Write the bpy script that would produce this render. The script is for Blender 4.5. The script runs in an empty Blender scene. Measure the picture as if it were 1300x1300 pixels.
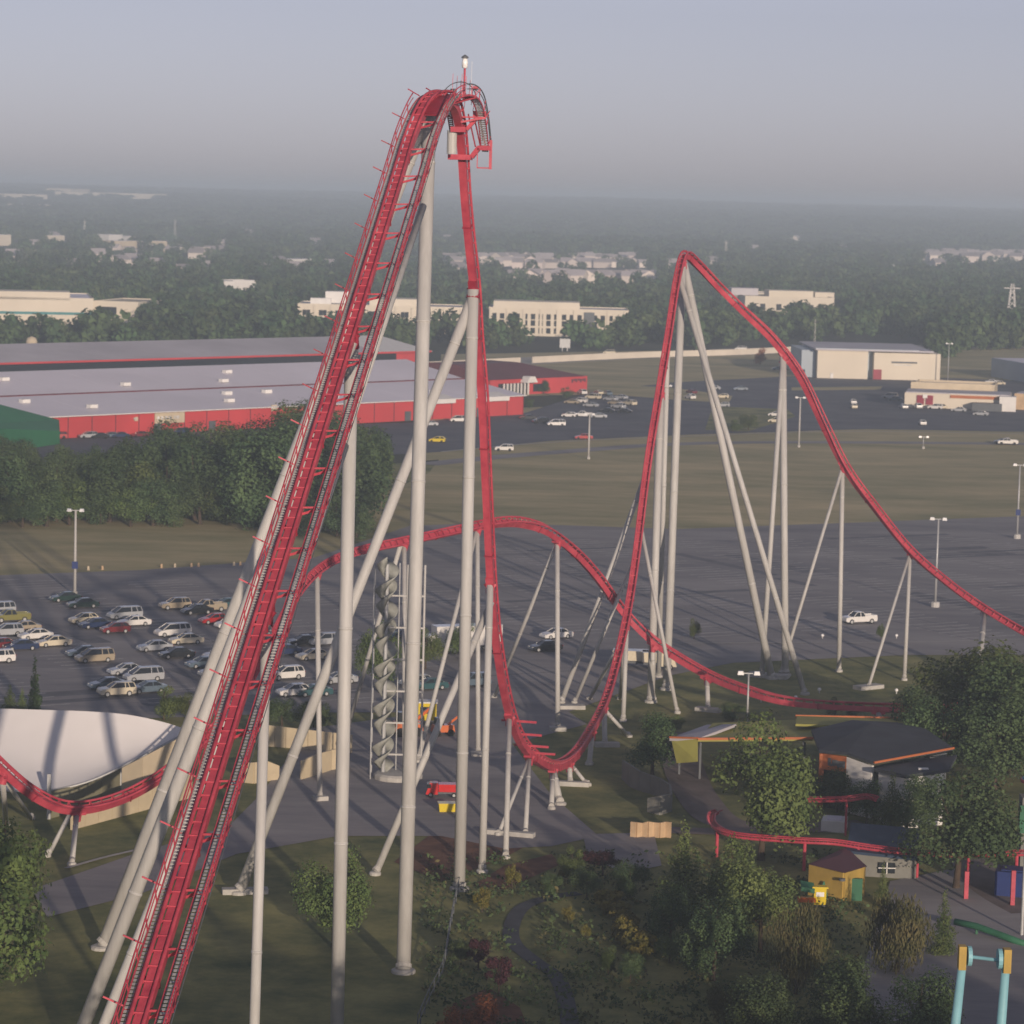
import bpy, math, random
from mathutils import Vector, Matrix, noise
rnd = random.Random(7)
S = bpy.context.scene
COL = S.collection
R = math.radians

# ------------------------------------------------------------------ camera
EYE = Vector((0, 0, 62)); F = 3800.0; PITCH = math.atan(403 / F); ROLL = math.atan(.0254)
FW = Vector((0, math.cos(PITCH), -math.sin(PITCH)))
_u0 = Vector((0, math.sin(PITCH), math.cos(PITCH))); _x0 = Vector((1, 0, 0))
RT = _x0 * math.cos(ROLL) + _u0 * math.sin(ROLL)
UP = _u0 * math.cos(ROLL) - _x0 * math.sin(ROLL)
cam = bpy.data.cameras.new('camera'); camo = bpy.data.objects.new('camera', cam); COL.objects.link(camo)
cam.sensor_width = 36; cam.lens = F / 1300 * 36; cam.clip_start = 1; cam.clip_end = 60000
m = Matrix((RT, UP, -FW)).transposed().to_4x4(); m.translation = EYE; camo.matrix_world = m
cam.dof.use_dof = True; cam.dof.focus_distance = 165; cam.dof.aperture_fstop = 1.1
S.camera = camo

def ray(px, py): return FW * F + RT * (px - 650) + UP * (650 - py)
def P(px, py, d):
    r = ray(px, py); return EYE + r * (d / r.y)
def L(px, py, z):
    r = ray(px, py); return EYE + r * ((z - EYE.z) / r.z)
def G(px, py): return L(px, py, 0)
def proj(p):
    v = Vector(p) - EYE; w = v.dot(FW)
    return 650 + F * v.dot(RT) / w, 650 - F * v.dot(UP) / w

# ------------------------------------------------------------------ sky, sun, exposure
SUN_EL = R(9.0); SUN_AZ = Vector((.31, -.95, 0)).normalized()
w = bpy.data.worlds.new('World'); S.world = w; w.use_nodes = True
nt = w.node_tree; bg = nt.nodes['Background']
sk = nt.nodes.new('ShaderNodeTexSky'); sk.sky_type = 'NISHITA'; sk.sun_disc = False
sk.sun_elevation = SUN_EL; sk.sun_rotation = math.atan2(SUN_AZ.x, SUN_AZ.y)
sk.altitude = 60; sk.air_density = .8; sk.dust_density = .5; sk.ozone_density = 2.2
hs = nt.nodes.new('ShaderNodeHueSaturation'); hs.inputs['Saturation'].default_value = .34
tint = nt.nodes.new('ShaderNodeMix'); tint.data_type = 'RGBA'; tint.blend_type = 'MULTIPLY'; tint.inputs[0].default_value = 1; tint.inputs[7].default_value = (1.0, .94, 1.12, 1)
nt.links.new(sk.outputs[0], hs.inputs['Color']); nt.links.new(hs.outputs[0], tint.inputs[6]); nt.links.new(tint.outputs[2], bg.inputs[0]); bg.inputs[1].default_value = .074
sl = bpy.data.lights.new('sun', 'SUN'); so = bpy.data.objects.new('sun', sl); COL.objects.link(so)
sl.energy = 3.3; sl.angle = R(.6); sl.color = (1, .81, .64)
sd = SUN_AZ * math.cos(SUN_EL) + Vector((0, 0, math.sin(SUN_EL)))
so.rotation_euler = sd.to_track_quat('Z', 'Y').to_euler(); so.location = (200, -300, 200)
S.view_settings.view_transform = 'Standard'; S.view_settings.look = 'None'
S.view_settings.gamma = 1; S.view_settings.use_curve_mapping = False; S.view_settings.exposure = 0.3
S.cycles.max_bounces = 5; S.cycles.volume_bounces = 1; S.cycles.use_denoising = True
S.cycles.diffuse_bounces = 2; S.cycles.transparent_max_bounces = 8

# ------------------------------------------------------------------ materials
MT = {}
def mat(n, c, rough=.7, var=.12, scale=1.5, metal=0, c2=None, objvar=0, bump=0, spec=.3, detail=4, coat=0, stretch=None):
    if n in MT: return MT[n]
    m = bpy.data.materials.new(n); m.use_nodes = True; t = m.node_tree; b = t.nodes['Principled BSDF']
    b.inputs['Roughness'].default_value = rough; b.inputs['Metallic'].default_value = metal
    b.inputs['Specular IOR Level'].default_value = spec; b.inputs['Coat Weight'].default_value = coat
    tc = t.nodes.new('ShaderNodeTexCoord'); nz = t.nodes.new('ShaderNodeTexNoise')
    nz.inputs['Scale'].default_value = scale; nz.inputs['Detail'].default_value = detail; nz.inputs['Roughness'].default_value = .6 if detail < 9 else .72
    if stretch:
        mp = t.nodes.new('ShaderNodeMapping'); mp.inputs['Scale'].default_value = stretch; mp.inputs['Rotation'].default_value = (0, 0, .12)
        t.links.new(tc.outputs['Object'], mp.inputs['Vector']); t.links.new(mp.outputs[0], nz.inputs['Vector'])
    else: t.links.new(tc.outputs['Object'], nz.inputs['Vector'])
    cr = t.nodes.new('ShaderNodeValToRGB'); cr.color_ramp.elements[0].position = .33; cr.color_ramp.elements[1].position = .67
    a = [x * (1 - var) for x in c]; d = list(c2) if c2 else [min(1, x * (1 + var)) for x in c]
    cr.color_ramp.elements[0].color = (*a, 1); cr.color_ramp.elements[1].color = (*d, 1)
    t.links.new(nz.outputs['Fac'], cr.inputs[0]); out = cr.outputs[0]
    if objvar:
        oi = t.nodes.new('ShaderNodeObjectInfo'); h = t.nodes.new('ShaderNodeHueSaturation')
        mr = t.nodes.new('ShaderNodeMapRange'); mr.inputs[3].default_value = 1 - objvar; mr.inputs[4].default_value = 1 + objvar
        t.links.new(oi.outputs['Random'], mr.inputs[0]); t.links.new(mr.outputs[0], h.inputs['Value'])
        mr2 = t.nodes.new('ShaderNodeMapRange'); mr2.inputs[3].default_value = .5 - objvar * .09; mr2.inputs[4].default_value = .5 + objvar * .06
        ml = t.nodes.new('ShaderNodeMath'); ml.operation = 'FRACT'; mm = t.nodes.new('ShaderNodeMath'); mm.operation = 'MULTIPLY'; mm.inputs[1].default_value = 7.3
        t.links.new(oi.outputs['Random'], mm.inputs[0]); t.links.new(mm.outputs[0], ml.inputs[0]); t.links.new(ml.outputs[0], mr2.inputs[0])
        t.links.new(mr2.outputs[0], h.inputs['Hue']); t.links.new(out, h.inputs['Color']); out = h.outputs[0]
    t.links.new(out, b.inputs['Base Color'])
    if bump:
        bp = t.nodes.new('ShaderNodeBump'); bp.inputs['Strength'].default_value = bump; bp.inputs['Distance'].default_value = .3
        t.links.new(nz.outputs['Fac'], bp.inputs['Height']); t.links.new(bp.outputs[0], b.inputs['Normal'])
    MT[n] = m; return m

RED = mat('red_paint', (.44, .042, .078), .5, .26, .5, spec=.4, detail=9, c2=(.55, .075, .105))
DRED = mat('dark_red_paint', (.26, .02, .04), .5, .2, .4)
CREAM = mat('cream_steel', (.445, .44, .42), .55, .13, 1.3, detail=9, stretch=(1, 1, .06))
CONC = mat('concrete', (.42, .41, .38), .9, .15, .8)
STEEL = mat('galvanised_steel', (.42, .43, .43), .5, .12, 1.0, metal=.3)
DSTEEL = mat('dark_steel', (.10, .11, .12), .5, .1, 1)
ASPH = mat('asphalt', (.215, .208, .225), .9, .2, .06, c2=(.34, .32, .315), detail=12, stretch=(.35, 1.2, 1))
ASPH2 = mat('new_asphalt', (.085, .09, .115), .85, .25, .05, c2=(.135, .135, .155), detail=10)
DRY = mat('dry_grass', (.29, .285, .125), .95, .2, .05, c2=(.55, .45, .24), detail=14, stretch=(.4, 1, 1))
GRASS = mat('green_grass', (.085, .125, .040), .95, .3, .12, c2=(.31, .29, .11), detail=12)
SOIL = mat('red_soil', (.12, .05, .03), .95, .25, .4, c2=(.20, .10, .06))
PATHM = mat('path_paving', (.17, .14, .13), .9, .2, .3)
GPATH = mat('garden_path_asphalt', (.065, .07, .08), .85, .2, .5)
WORN = mat('worn_paint', (.55, .54, .52), .85, .4, .3)
FLOORM = mat('forest_ground', (.014, .022, .012), 1, .3, .01, c2=(.05, .055, .028), detail=10)
ROADC = mat('concrete_road', (.40, .37, .32), .9, .12, .02)
WHITE = mat('white_paint', (.72, .71, .68), .6, .06, .5)
BEIGE = mat('beige_wall', (.55, .47, .34), .8, .1, .2)
GLASS = mat('dark_glass', (.02, .025, .03), .12, .1, 1, spec=.6)
RUBBER = mat('rubber', (.02, .02, .02), .9, .1, 1)
LAMPG = mat('lamp_glass', (.8, .8, .78), .2, .05, 1, spec=.6)
BARK = mat('bark', (.07, .05, .035), .95, .3, 2)

# ------------------------------------------------------------------ mesh building
class MB:
    def __init__(s): s.v = []; s.f = []
    def poly(s, pts, flip=False):
        n = len(s.v); s.v += [tuple(p) for p in pts]; r = list(range(n, n + len(pts))); s.f.append(r[::-1] if flip else r); return s
    def hexa(s, p):  # 8 corners: bottom 4 ccw, top 4 ccw
        n = len(s.v); s.v += [tuple(q) for q in p]
        for q in ((3, 2, 1, 0), (4, 5, 6, 7), (0, 1, 5, 4), (1, 2, 6, 5), (2, 3, 7, 6), (3, 0, 4, 7)): s.f.append([n + k for k in q])
        return s
    def box(s, c, e, M=None, taper=1, ty=None):
        x, y, z = c; a, b, h = e[0] / 2, e[1] / 2, e[2] / 2; t = taper; u = ty if ty is not None else t
        p = [Vector(q) for q in ((x - a, y - b, z - h), (x + a, y - b, z - h), (x + a, y + b, z - h), (x - a, y + b, z - h),
             (x - a * t, y - b * u, z + h), (x + a * t, y - b * u, z + h), (x + a * t, y + b * u, z + h), (x - a * t, y + b * u, z + h))]
        return s.hexa([M @ q for q in p] if M else p)
    def sweep(s, secs, closed=True, caps=True):
        n0 = len(s.v); k = len(secs[0])
        for q in secs: s.v += [tuple(p) for p in q]
        for i in range(len(secs) - 1):
            for j in range(k if closed else k - 1):
                a = n0 + i * k + j; b = n0 + i * k + (j + 1) % k; s.f.append([a, b, b + k, a + k])
        if caps and closed:
            s.f.append([n0 + j for j in range(k)][::-1]); s.f.append([n0 + (len(secs) - 1) * k + j for j in range(k)])
        return s
    def tube(s, pts, r, k=8, caps=True):
        pts = [Vector(p) for p in pts]; rs = r if isinstance(r, (list, tuple)) else [r] * len(pts); secs = []
        ref = None
        for i, p in enumerate(pts):
            t = (pts[min(i + 1, len(pts) - 1)] - pts[max(i - 1, 0)]).normalized()
            if ref is None: ref = Vector((0, 0, 1)) if abs(t.z) < .9 else Vector((1, 0, 0))
            a = (ref - t * ref.dot(t)).normalized(); ref = a; b = t.cross(a)
            secs.append([p + (a * math.cos(q * 2 * math.pi / k) + b * math.sin(q * 2 * math.pi / k)) * rs[i] for q in range(k)])
        return s.sweep(secs, True, caps)
    def bar(s, a, b, w, h=None):
        a = Vector(a); b = Vector(b); t = (b - a).normalized(); h = h or w
        r = t.cross(Vector((0, 0, 1))) if abs(t.z) < .98 else Vector((1, 0, 0)); r = r.normalized() * w / 2; u = r.cross(t).normalized() * h / 2
        return s.hexa([a - r - u, b - r - u, b + r - u, a + r - u, a - r + u, b - r + u, b + r + u, a + r + u])
    def lathe(s, prof, c=(0, 0, 0), k=14):
        secs = [[Vector(c) + Vector((r * math.cos(q * 2 * math.pi / k), r * math.sin(q * 2 * math.pi / k), z)) for q in range(k)] for r, z in prof]
        return s.sweep(secs)
    def mesh(s, name, mt, smooth=False):
        me = bpy.data.meshes.new(name); me.from_pydata(s.v, [], s.f)
        if mt: me.materials.append(mt)
        if smooth: me.shade_smooth()
        me.update(); return me
    def build(s, name, mt, parent=None, smooth=False):
        o = bpy.data.objects.new(name, s.mesh(name, mt, smooth)); COL.objects.link(o)
        if parent: o.parent = parent
        return o
def tag(o, label=None, cat=None, group=None, kind=None):
    for k, v in (('label', label), ('category', cat), ('group', group), ('kind', kind)):
        if v: o[k] = v
    return o
def thing(name, label, cat, loc=(0, 0, 0), rz=0, group=None):
    o = bpy.data.objects.new(name, None); COL.objects.link(o); o.empty_display_size = .5
    o.location = loc; o.rotation_euler = (0, 0, rz); return tag(o, label, cat, group)
KIDS = {}
def index_kids():
    KIDS.clear()
    for o in bpy.data.objects:
        if o.parent: KIDS.setdefault(o.parent.name, []).append(o)
def copy_tree(o, loc, rz=None, label=None, scale=None, swap=None, kids=None, group=None):
    c = o.copy(); COL.objects.link(c); c.location = loc
    if rz is not None: c.rotation_euler = (0, 0, rz)
    if scale: c.scale = scale if hasattr(scale, '__len__') else (scale,) * 3
    if label: c['label'] = label
    if group: c['group'] = group
    def rec(src, dst):
        for ch in KIDS.get(src.name, []):
            d = ch.copy(); COL.objects.link(d); d.parent = dst
            rec(ch, d)
    rec(o, c); return c

# ------------------------------------------------------------------ ground
def inset_grid(poly, mt, name, z, step=None):
    mb = MB(); mb.poly([(p.x, p.y, z) for p in poly])
    o = mb.build(name, mt)
    if o.data.polygons[0].normal.z < 0: o.data.flip_normals()
    return tag(o, kind='structure')
def patch(name, px, mt, z): return inset_grid([G(*p) for p in px], mt, name, z)
def ribbon(name, px, wid, mt, z, kind='structure'):
    pts = spline([G(*p) for p in px], 6) if len(px) > 2 else [G(*p) for p in px]
    mb = MB(); secs = []
    for i, p in enumerate(pts):
        t = (pts[min(i + 1, len(pts) - 1)] - pts[max(i - 1, 0)]); t.z = 0; t.normalize(); n = Vector((-t.y, t.x, 0)) * wid / 2
        secs.append([Vector((p.x, p.y, z)) - n, Vector((p.x, p.y, z)) + n])
    mb.sweep(secs, closed=False); return tag(mb.build(name, mt), kind=kind)
def spline(p, k):
    out = []
    for i in range(len(p) - 1):
        a = p[max(i - 1, 0)]; b = p[i]; c = p[i + 1]; d = p[min(i + 2, len(p) - 1)]
        for j in range(k):
            t = j / k
            out.append(.5 * ((2 * b) + (c - a) * t + (2 * a - 5 * b + 4 * c - d) * t * t + (3 * b - a - 3 * c + d) * t ** 3))
    out.append(p[-1]); return out

def far_h(x, y):
    if y < 2200: return 0
    t = max(0, min(1, (y - 2400) / 6800)); t2 = max(0, min(1, (y - 2200) / 1500)); t = t * t * (3 - 2 * t)
    return t * 43 + t2 * (5 + t * 2) * noise.noise(Vector((x / 700, y / 1200, 3)))
def GT(px, py):
    z = 0
    for _ in range(12):
        p = L(px, py, min(z, 52)); z = z * .5 + far_h(p.x, p.y) * .5
    return p
mb = MB()
NY = [-400, 0, 300, 600, 1000, 1400, 1800, 2200] + [2200 + 300 * i for i in range(1, 14)] + [6100 + 900 * i for i in range(1, 24)]
NX = 41
for y in NY:
    for i in range(NX):
        x = (i - NX // 2) / (NX // 2) * max(500, y * .45 + 200)
        mb.v.append((x, y, far_h(x, y) if y > 2200 else 0))
for j in range(len(NY) - 1):
    for i in range(NX - 1):
        a = j * NX + i; mb.f.append([a, a + 1, a + 1 + NX, a + NX])
tag(mb.build('ground', FLOORM), kind='structure')
patch('grass', [(-400, 1700), (1700, 1700), (1750, 560), (-450, 610)], GRASS, .02)
patch('dry_field', [(430, 655), (545, 600), (560, 580), (700, 572), (950, 566), (1500, 566), (1500, 672), (1000, 672), (520, 690)], DRY, .04)
patch('dry_field', [(-300, 668), (150, 650), (330, 668), (440, 680), (440, 730), (180, 735), (-300, 748)], DRY, .042)
patch('roadside_verge', [(540, 520), (1500, 500), (1500, 566), (950, 566), (700, 572), (540, 585)], DRY, .044)
patch('far_verge', [(560, 450), (1500, 434), (1500, 485), (560, 505)], DRY, .046)
patch('parking_lot', [(-300, 742), (180, 724), (400, 708), (520, 668), (620, 664), (860, 672), (1080, 664), (1500, 648), (1500, 832), (1150, 832),
      (930, 842), (850, 858), (720, 905), (560, 905), (400, 905), (200, 912), (-300, 916)], ASPH, .06)
patch('far_parking_lot', [(-250, 560), (60, 548), (250, 543), (520, 537), (668, 524), (750, 498), (850, 486), (1000, 478), (1200, 480), (1500, 492),
      (1500, 552), (1100, 545), (880, 552), (700, 560), (560, 574), (100, 600), (-250, 606)], ASPH2, .07)
patch('lot_island', [(735, 488), (850, 492), (930, 503), (925, 512), (860, 508), (760, 500)], DRY, .09)
patch('lot_island', [(905, 516), (1000, 520), (1010, 529), (950, 548), (895, 546)], GRASS, .092)
patch('lot_island', [(1005, 492), (1120, 491), (1118, 495), (1005, 496)], DRY, .094)
ribbon('access_road', [(540, 590), (700, 575), (950, 562), (1500, 566)], 7, ASPH, .1)
ribbon('access_road', [(560, 574), (700, 562), (880, 554), (1100, 548), (1500, 556)], 1.2, CONC, .12)
ribbon('highway', [(540, 465), (620, 461), (800, 452), (930, 448), (1010, 444), (1500, 436)], 30, ROADC, .11)
patch('service_yard', [(395, 925), (560, 903), (720, 903), (745, 920), (650, 945), (700, 1010), (760, 1062), (700, 1075), (640, 1078), (560, 1062),
      (430, 1062), (300, 1085), (180, 1135), (60, 1165), (40, 1130), (170, 1085), (290, 1050), (330, 1010)], ASPH, .064)
ribbon('kerb', [(84, 1104), (130, 1091), (176, 1080), (200, 1073)], .5, CONC, .16)
patch('soil_bank', [(500, 1095), (560, 1050), (690, 1062), (640, 1090), (560, 1120)], SOIL, .062)
patch('soil_bed', [(600, 1125), (640, 1100), (700, 1085), (712, 1098), (640, 1130)], SOIL, .066)
patch('garden_bed', [(560, 1330), (575, 1275), (620, 1255), (660, 1280), (680, 1330)], SOIL, .068)
ribbon('garden_path', [(735, 1135), (700, 1140), (665, 1152), (650, 1175), (652, 1198), (680, 1222), (705, 1240), (718, 1270), (728, 1330)], 1.4, GPATH, .09)
ribbon('park_path', [(858, 930), (868, 975), (885, 1012), (920, 1045), (1000, 1052), (1100, 1048)], 4.5, PATHM, .1)
ribbon('park_path', [(800, 1052), (880, 1056), (1000, 1058)], 3, PATHM, .105)
ribbon('park_path', [(1230, 1090), (1260, 1130), (1310, 1160)], 4, PATHM, .1)
patch('park_plaza', [(740, 1060), (830, 1058), (840, 1100), (790, 1110), (745, 1085)], ASPH, .094)
patch('ride_plaza', [(1130, 1120), (1230, 1100), (1400, 1120), (1400, 1330), (1100, 1330), (1090, 1250)], ASPH, .096)
ribbon('lot_kerb', [(860, 818), (1000, 817), (1180, 816), (1500, 806)], .35, CONC, .17)

# painted stall lines, worn: rows run along (.48,-.88)
ru = Vector((.48, -.88, 0)).normalized(); rv = Vector((-ru.y, ru.x, 0))
mb = MB(); o0 = G(67, 820)
def inlot(q):
    x, y = proj(q)
    if not (-60 < x < 1380): return False
    return (y > 735 and y < 898 and x < 560) or (y > 682 + 0 * x and y < 812 and x >= 560)
for r in range(-4, 22):
    for s in range(-110, 80):
        for sg in (-1, 1):
            q = o0 + rv * (r * 18.5) + ru * (s * 2.75) ; q2 = q + rv * sg * 4.8
            if rnd.random() < .8 and inlot(q) and inlot(q2):
                a = q.copy(); b = q2.copy(); n = ru * .12
                mb.poly([(a.x - n.x, a.y - n.y, .075), (a.x + n.x, a.y + n.y, .075), (b.x + n.x, b.y + n.y, .075), (b.x - n.x, b.y - n.y, .075)])
o = tag(mb.build('parking_lines', WORN), kind='structure')

mb = MB(); r = random.Random(5)   # repaired strips and tar seams in the lots
while len(mb.f) < 70:
    x, y = r.uniform(-20, 1320), r.uniform(670, 900); q = G(x, y)
    if not inlot(q): continue
    a = rv if r.random() < .5 else ru; b = Vector((-a.y, a.x, 0)); l_, w_ = r.uniform(6, 45), r.choice((.12, .2, .3, 2.2, 3.5))
    mb.poly([(q.x + a.x * s * l_ + b.x * t * w_, q.y + a.y * s * l_ + b.y * t * w_, .067 + len(mb.f) * .00008) for s, t in ((0, 0), (1, 0), (1, 1), (0, 1))])
tag(mb.build('repair_patch', mat('tar_patch', (.15, .15, .165), .85, .2, .3)), kind='structure')
# ------------------------------------------------------------------ coaster track
def lift_pt(px, py):
    r = ray(px, py)   # intersect with lift plane z = 71 - .51 (250 - y)
    k = (71 - .51 * 250 - EYE.z) / (r.z - .51 * r.y); return EYE + r * k
lA = lift_pt(172, 1300); lB = lift_pt(522, 165); ld = (lB - lA)
TP = []  # (point, bank)
for k in (-.42, -.2, 0, .2, .4, .6, .8, .92, 1): TP.append((lA + ld * k, 0))
for px, py, d, b in [(542, 124, 247, 0), (562, 115, 251, 0), (577, 124, 254.6, 0), (584, 150, 258, 0), (587, 175, 259.8, 0), (589, 200, 261.2, 0),
        (592, 250, 263, 0), (598, 310, 264.8, 0), (604, 362, 266.5, 0), (608, 430, 268.3, 0), (614, 500, 270, 0), (619, 620, 273, 0), (625, 740, 276.4, 0),
        (633, 820, 280, 0), (648, 898, 286, 0), (668, 943, 293, 0), (700, 966, 303, 0), (728, 955, 315, 0), (753, 918, 330, 0), (769, 885, 340, 0),
        (781, 845, 347, 0), (795, 785, 354, 0), (807, 710, 360, 0), (822, 590, 367, 0), (838, 490, 372.5, 0), (850, 415, 377, 0), (860, 350, 382, 3),
        (870, 319, 387, 8), (887, 331, 390.5, 14), (915, 360, 393, 20), (950, 394, 395, 25), (985, 428, 396, 28), (1020, 475, 396.5, 30), (1050, 538, 396.5, 32),
        (1078, 595, 396, 35), (1115, 646, 394, 40), (1155, 696, 391, 45), (1200, 736, 388, 50), (1245, 769, 385, 55), (1300, 802, 380, 60),
        (1348, 826, 372, 62), (1362, 848, 363, 60), (1335, 875, 354, 55), (1270, 889, 350, 45), (1190, 894, 349.5, 30), (1100, 893, 351, 15), (1005, 886, 354, 5),
        (950, 872, 358, 0), (900, 852, 362.5, 0), (845, 819, 365, -3), (818, 797, 365, -5), (790, 767, 364, -8), (765, 733, 361, -10), (740, 704, 357, -14), (713, 680, 352, -20),
        (688, 665, 347, -28), (655, 659, 341.5, -42), (620, 663, 336.5, -50), (580, 672, 331, -58), (520, 685, 324, -62), (460, 698, 316, -62), (420, 713, 309.5, -52),
        (392, 735, 303.5, -40), (370, 765, 298.5, -28), (343, 815, 292, -25), (300, 890, 286, -28), (240, 955, 281, -32), (170, 1003, 276.3, -34), (100, 1022, 272.5, -34),
        (50, 1005, 269, -32), (0, 962, 265.5, -28), (-70, 890, 261, -20), (-180, 800, 256, -10)]:
    TP.append((P(px, py, d), b))
raw = spline([Vector((*p, b)) if False else Vector((p.x, p.y, p.z)) for p, b in TP], 14)
bk = []
for i in range(len(TP) - 1):
    for j in range(14): bk.append(TP[i][1] + (TP[i + 1][1] - TP[i][1]) * (lambda t: t * t * (3 - 2 * t))(j / 14))
bk.append(TP[-1][1])
STEP = .6
pts = [raw[0]]; bks = [bk[0]]; acc = 0
for i in range(1, len(raw)):
    seg = raw[i] - raw[i - 1]; ln = seg.length; pos = STEP - acc
    while pos <= ln:
        pts.append(raw[i - 1] + seg * (pos / ln)); bks.append(bk[i - 1] + (bk[i] - bk[i - 1]) * pos / ln); pos += STEP
    acc = ln - (pos - STEP)
for _ in range(3):   # light smoothing of the path
    pts = [pts[0]] + [(pts[i - 1] + pts[i] * 2 + pts[i + 1]) / 4 for i in range(1, len(pts) - 1)] + [pts[-1]]
N = len(pts); FR = []
for i in range(N):
    a = pts[max(0, i - 20)]; b = pts[min(N - 1, i + 20)]; h = Vector((b.x - a.x, b.y - a.y, 0)).normalized()
    t = (pts[min(i + 1, N - 1)] - pts[max(i - 1, 0)]).normalized(); r = Vector((h.y, -h.x, 0)); r = (r - t * r.dot(t)).normalized(); u = r.cross(t)
    q = math.radians(bks[i]); FR.append((pts[i], t, r * math.cos(q) - u * math.sin(q), u * math.cos(q) + r * math.sin(q)))
def off(i, a, b):
    p, t, r, u = FR[i]; return p + r * a + u * b
def wo_(i): return -.3 + .8 * min(1, max(0, i - 60) / (i_end - 60))
i_end = 170
PX = [proj(p) for p in pts]
def near(px, py, lo=0, hi=None):
    return min(range(lo, hi or N), key=lambda i: (PX[i][0] - px) ** 2 + (PX[i][1] - py) ** 2)
i_end = near(565, 116, 0, N); i_end_lift = near(565, 116, 0, N); i_crest = i_end_lift
i_dropwalk = near(587, 192, i_crest, N); I_H2 = near(870, 319); I_H3 = near(655, 659)
track = thing('coaster_track', 'long red steel coaster track with lift hill, steep drop and camelback hills', 'coaster track')
def rail(name, a, b, r, mt, i0=0, i1=None, k=8, st=1, rr=None):
    idx = list(range(i0, i1 or N, st)); mb = MB(); mb.tube([off(i, a + (wo_(i) if a > 1 else 0), b) for i in idx], r, k); return mb.build(name, mt, track, True)
rail('rail', -.39, 0, .115, RED); rail('rail', .39, 0, .115, RED)
mb = MB(); W = .32
mb.sweep([[off(i, -W, -1.0), off(i, W, -1.0), off(i, W, -.36), off(i, -W, -.36)] for i in range(0, N)])
mb.build('spine', RED, track)
mb = MB()
for i in range(1, N - 1, 2):
    for s in (-1, 1): mb.bar(off(i, s * .2, -.4), off(i, s * .42, -.05), .1, .08)
    mb.bar(off(i, -.4, -.08), off(i, .4, -.08), .08, .09)
tag(mb.build('crosstie', RED, track), kind='stuff')
mb = MB()   # bolted field joints on the spine
for i in range(8, N - 2, 18):
    mb.sweep([[off(i, -W - .07, -1.07) + FR[i][1] * q, off(i, W + .07, -1.07) + FR[i][1] * q, off(i, W + .07, -.3) + FR[i][1] * q, off(i, -W - .07, -.3) + FR[i][1] * q] for q in (-.06, .06)])
tag(mb.build('spine_joint', DRED, track), kind='stuff')
# lift: chain trough, walkways, stairs, handrails, brackets
iW = i_dropwalk
mb = MB(); mb.sweep([[off(i, -.27, -.3), off(i, .27, -.3), off(i, .22, -.08), off(i, -.22, -.08)] for i in range(0, i_crest)]); mb.build('chain_trough', RED, track)
for x0, x1, tl in ((-.92, -.62, .085), (1.2, 1.76, .08)):
    mb = MB()
    for i2 in range(0, iW * 2, 1):
        i = i2 // 2; hv = FR[i][1] * (STEP * .5 * (i2 % 2)); sh_ = wo_(i) if x0 > 0 else 0; a, b = off(i, x0 + sh_, -.3) + hv, off(i, x1 + sh_, -.3) + hv; t = FR[i][1] * tl; n_ = FR[i][3] * .04; mb.hexa([a - t - n_, b - t - n_, b + t - n_, a + t - n_, a - t, b - t, b + t, a + t])
    tag(mb.build('stair_tread', STEEL, track), kind='stuff')
for a in (-.6, -.96, 1.14, 1.8):
    mb = MB(); mb.sweep([[off(i, a + q + (wo_(i) if a > 0 else 0), w) for q, w in ((-.035, -.4), (.035, -.4), (.035, -.24), (-.035, -.24))] for i in range(0, iW)]); mb.build('stair_stringer', RED, track)
for a, zz, r in ((-1.0, .6, .05), (-1.0, .2, .035), (1.86, .6, .055), (1.86, .2, .04)):
    rail('handrail', a, zz, r, RED, 0, i_crest - (2 if a > 0 else 8), 6)
    if a > 0: rail('handrail', a, zz, r, DSTEEL, i_crest - 2, iW, 6)
for a in (1.1,): rail('handrail', a, .75, .04, DSTEEL if a > 0 else RED, i_crest - 8, iW, 6)
rail('evacuation_cable', 2.15, .3, .03, DSTEEL, 0, i_crest - 4, 5)
for i in range(2, iW, 4):
    for a in ((-1.0, 1.86) if i < i_crest - 8 else (1.86,)): a += wo_(i) if a > 0 else 0; mb = MB(); mb.bar(off(i, a, -.35), off(i, a, .62), .07); mb.build('handrail_post', RED, track)
for i in range(4, iW, 8):
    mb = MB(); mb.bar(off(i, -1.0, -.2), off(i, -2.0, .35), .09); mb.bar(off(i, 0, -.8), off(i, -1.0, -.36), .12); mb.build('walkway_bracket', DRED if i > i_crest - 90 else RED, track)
    h_ = wo_(i); mb = MB(); mb.bar(off(i, .3, -.95), off(i, 1.85 + h_, -.4), .16); mb.bar(off(i, .36, -.45), off(i, 1.85 + h_, -.38), .12); mb.bar(off(i, 1.82 + h_, -.36), off(i, 2.15 + h_, .3), .06); mb.bar(off(i, 1.12 + h_, -.5), off(i, .3, -1.0), .1)
    mb.build('walkway_bracket', RED, track)
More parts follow.
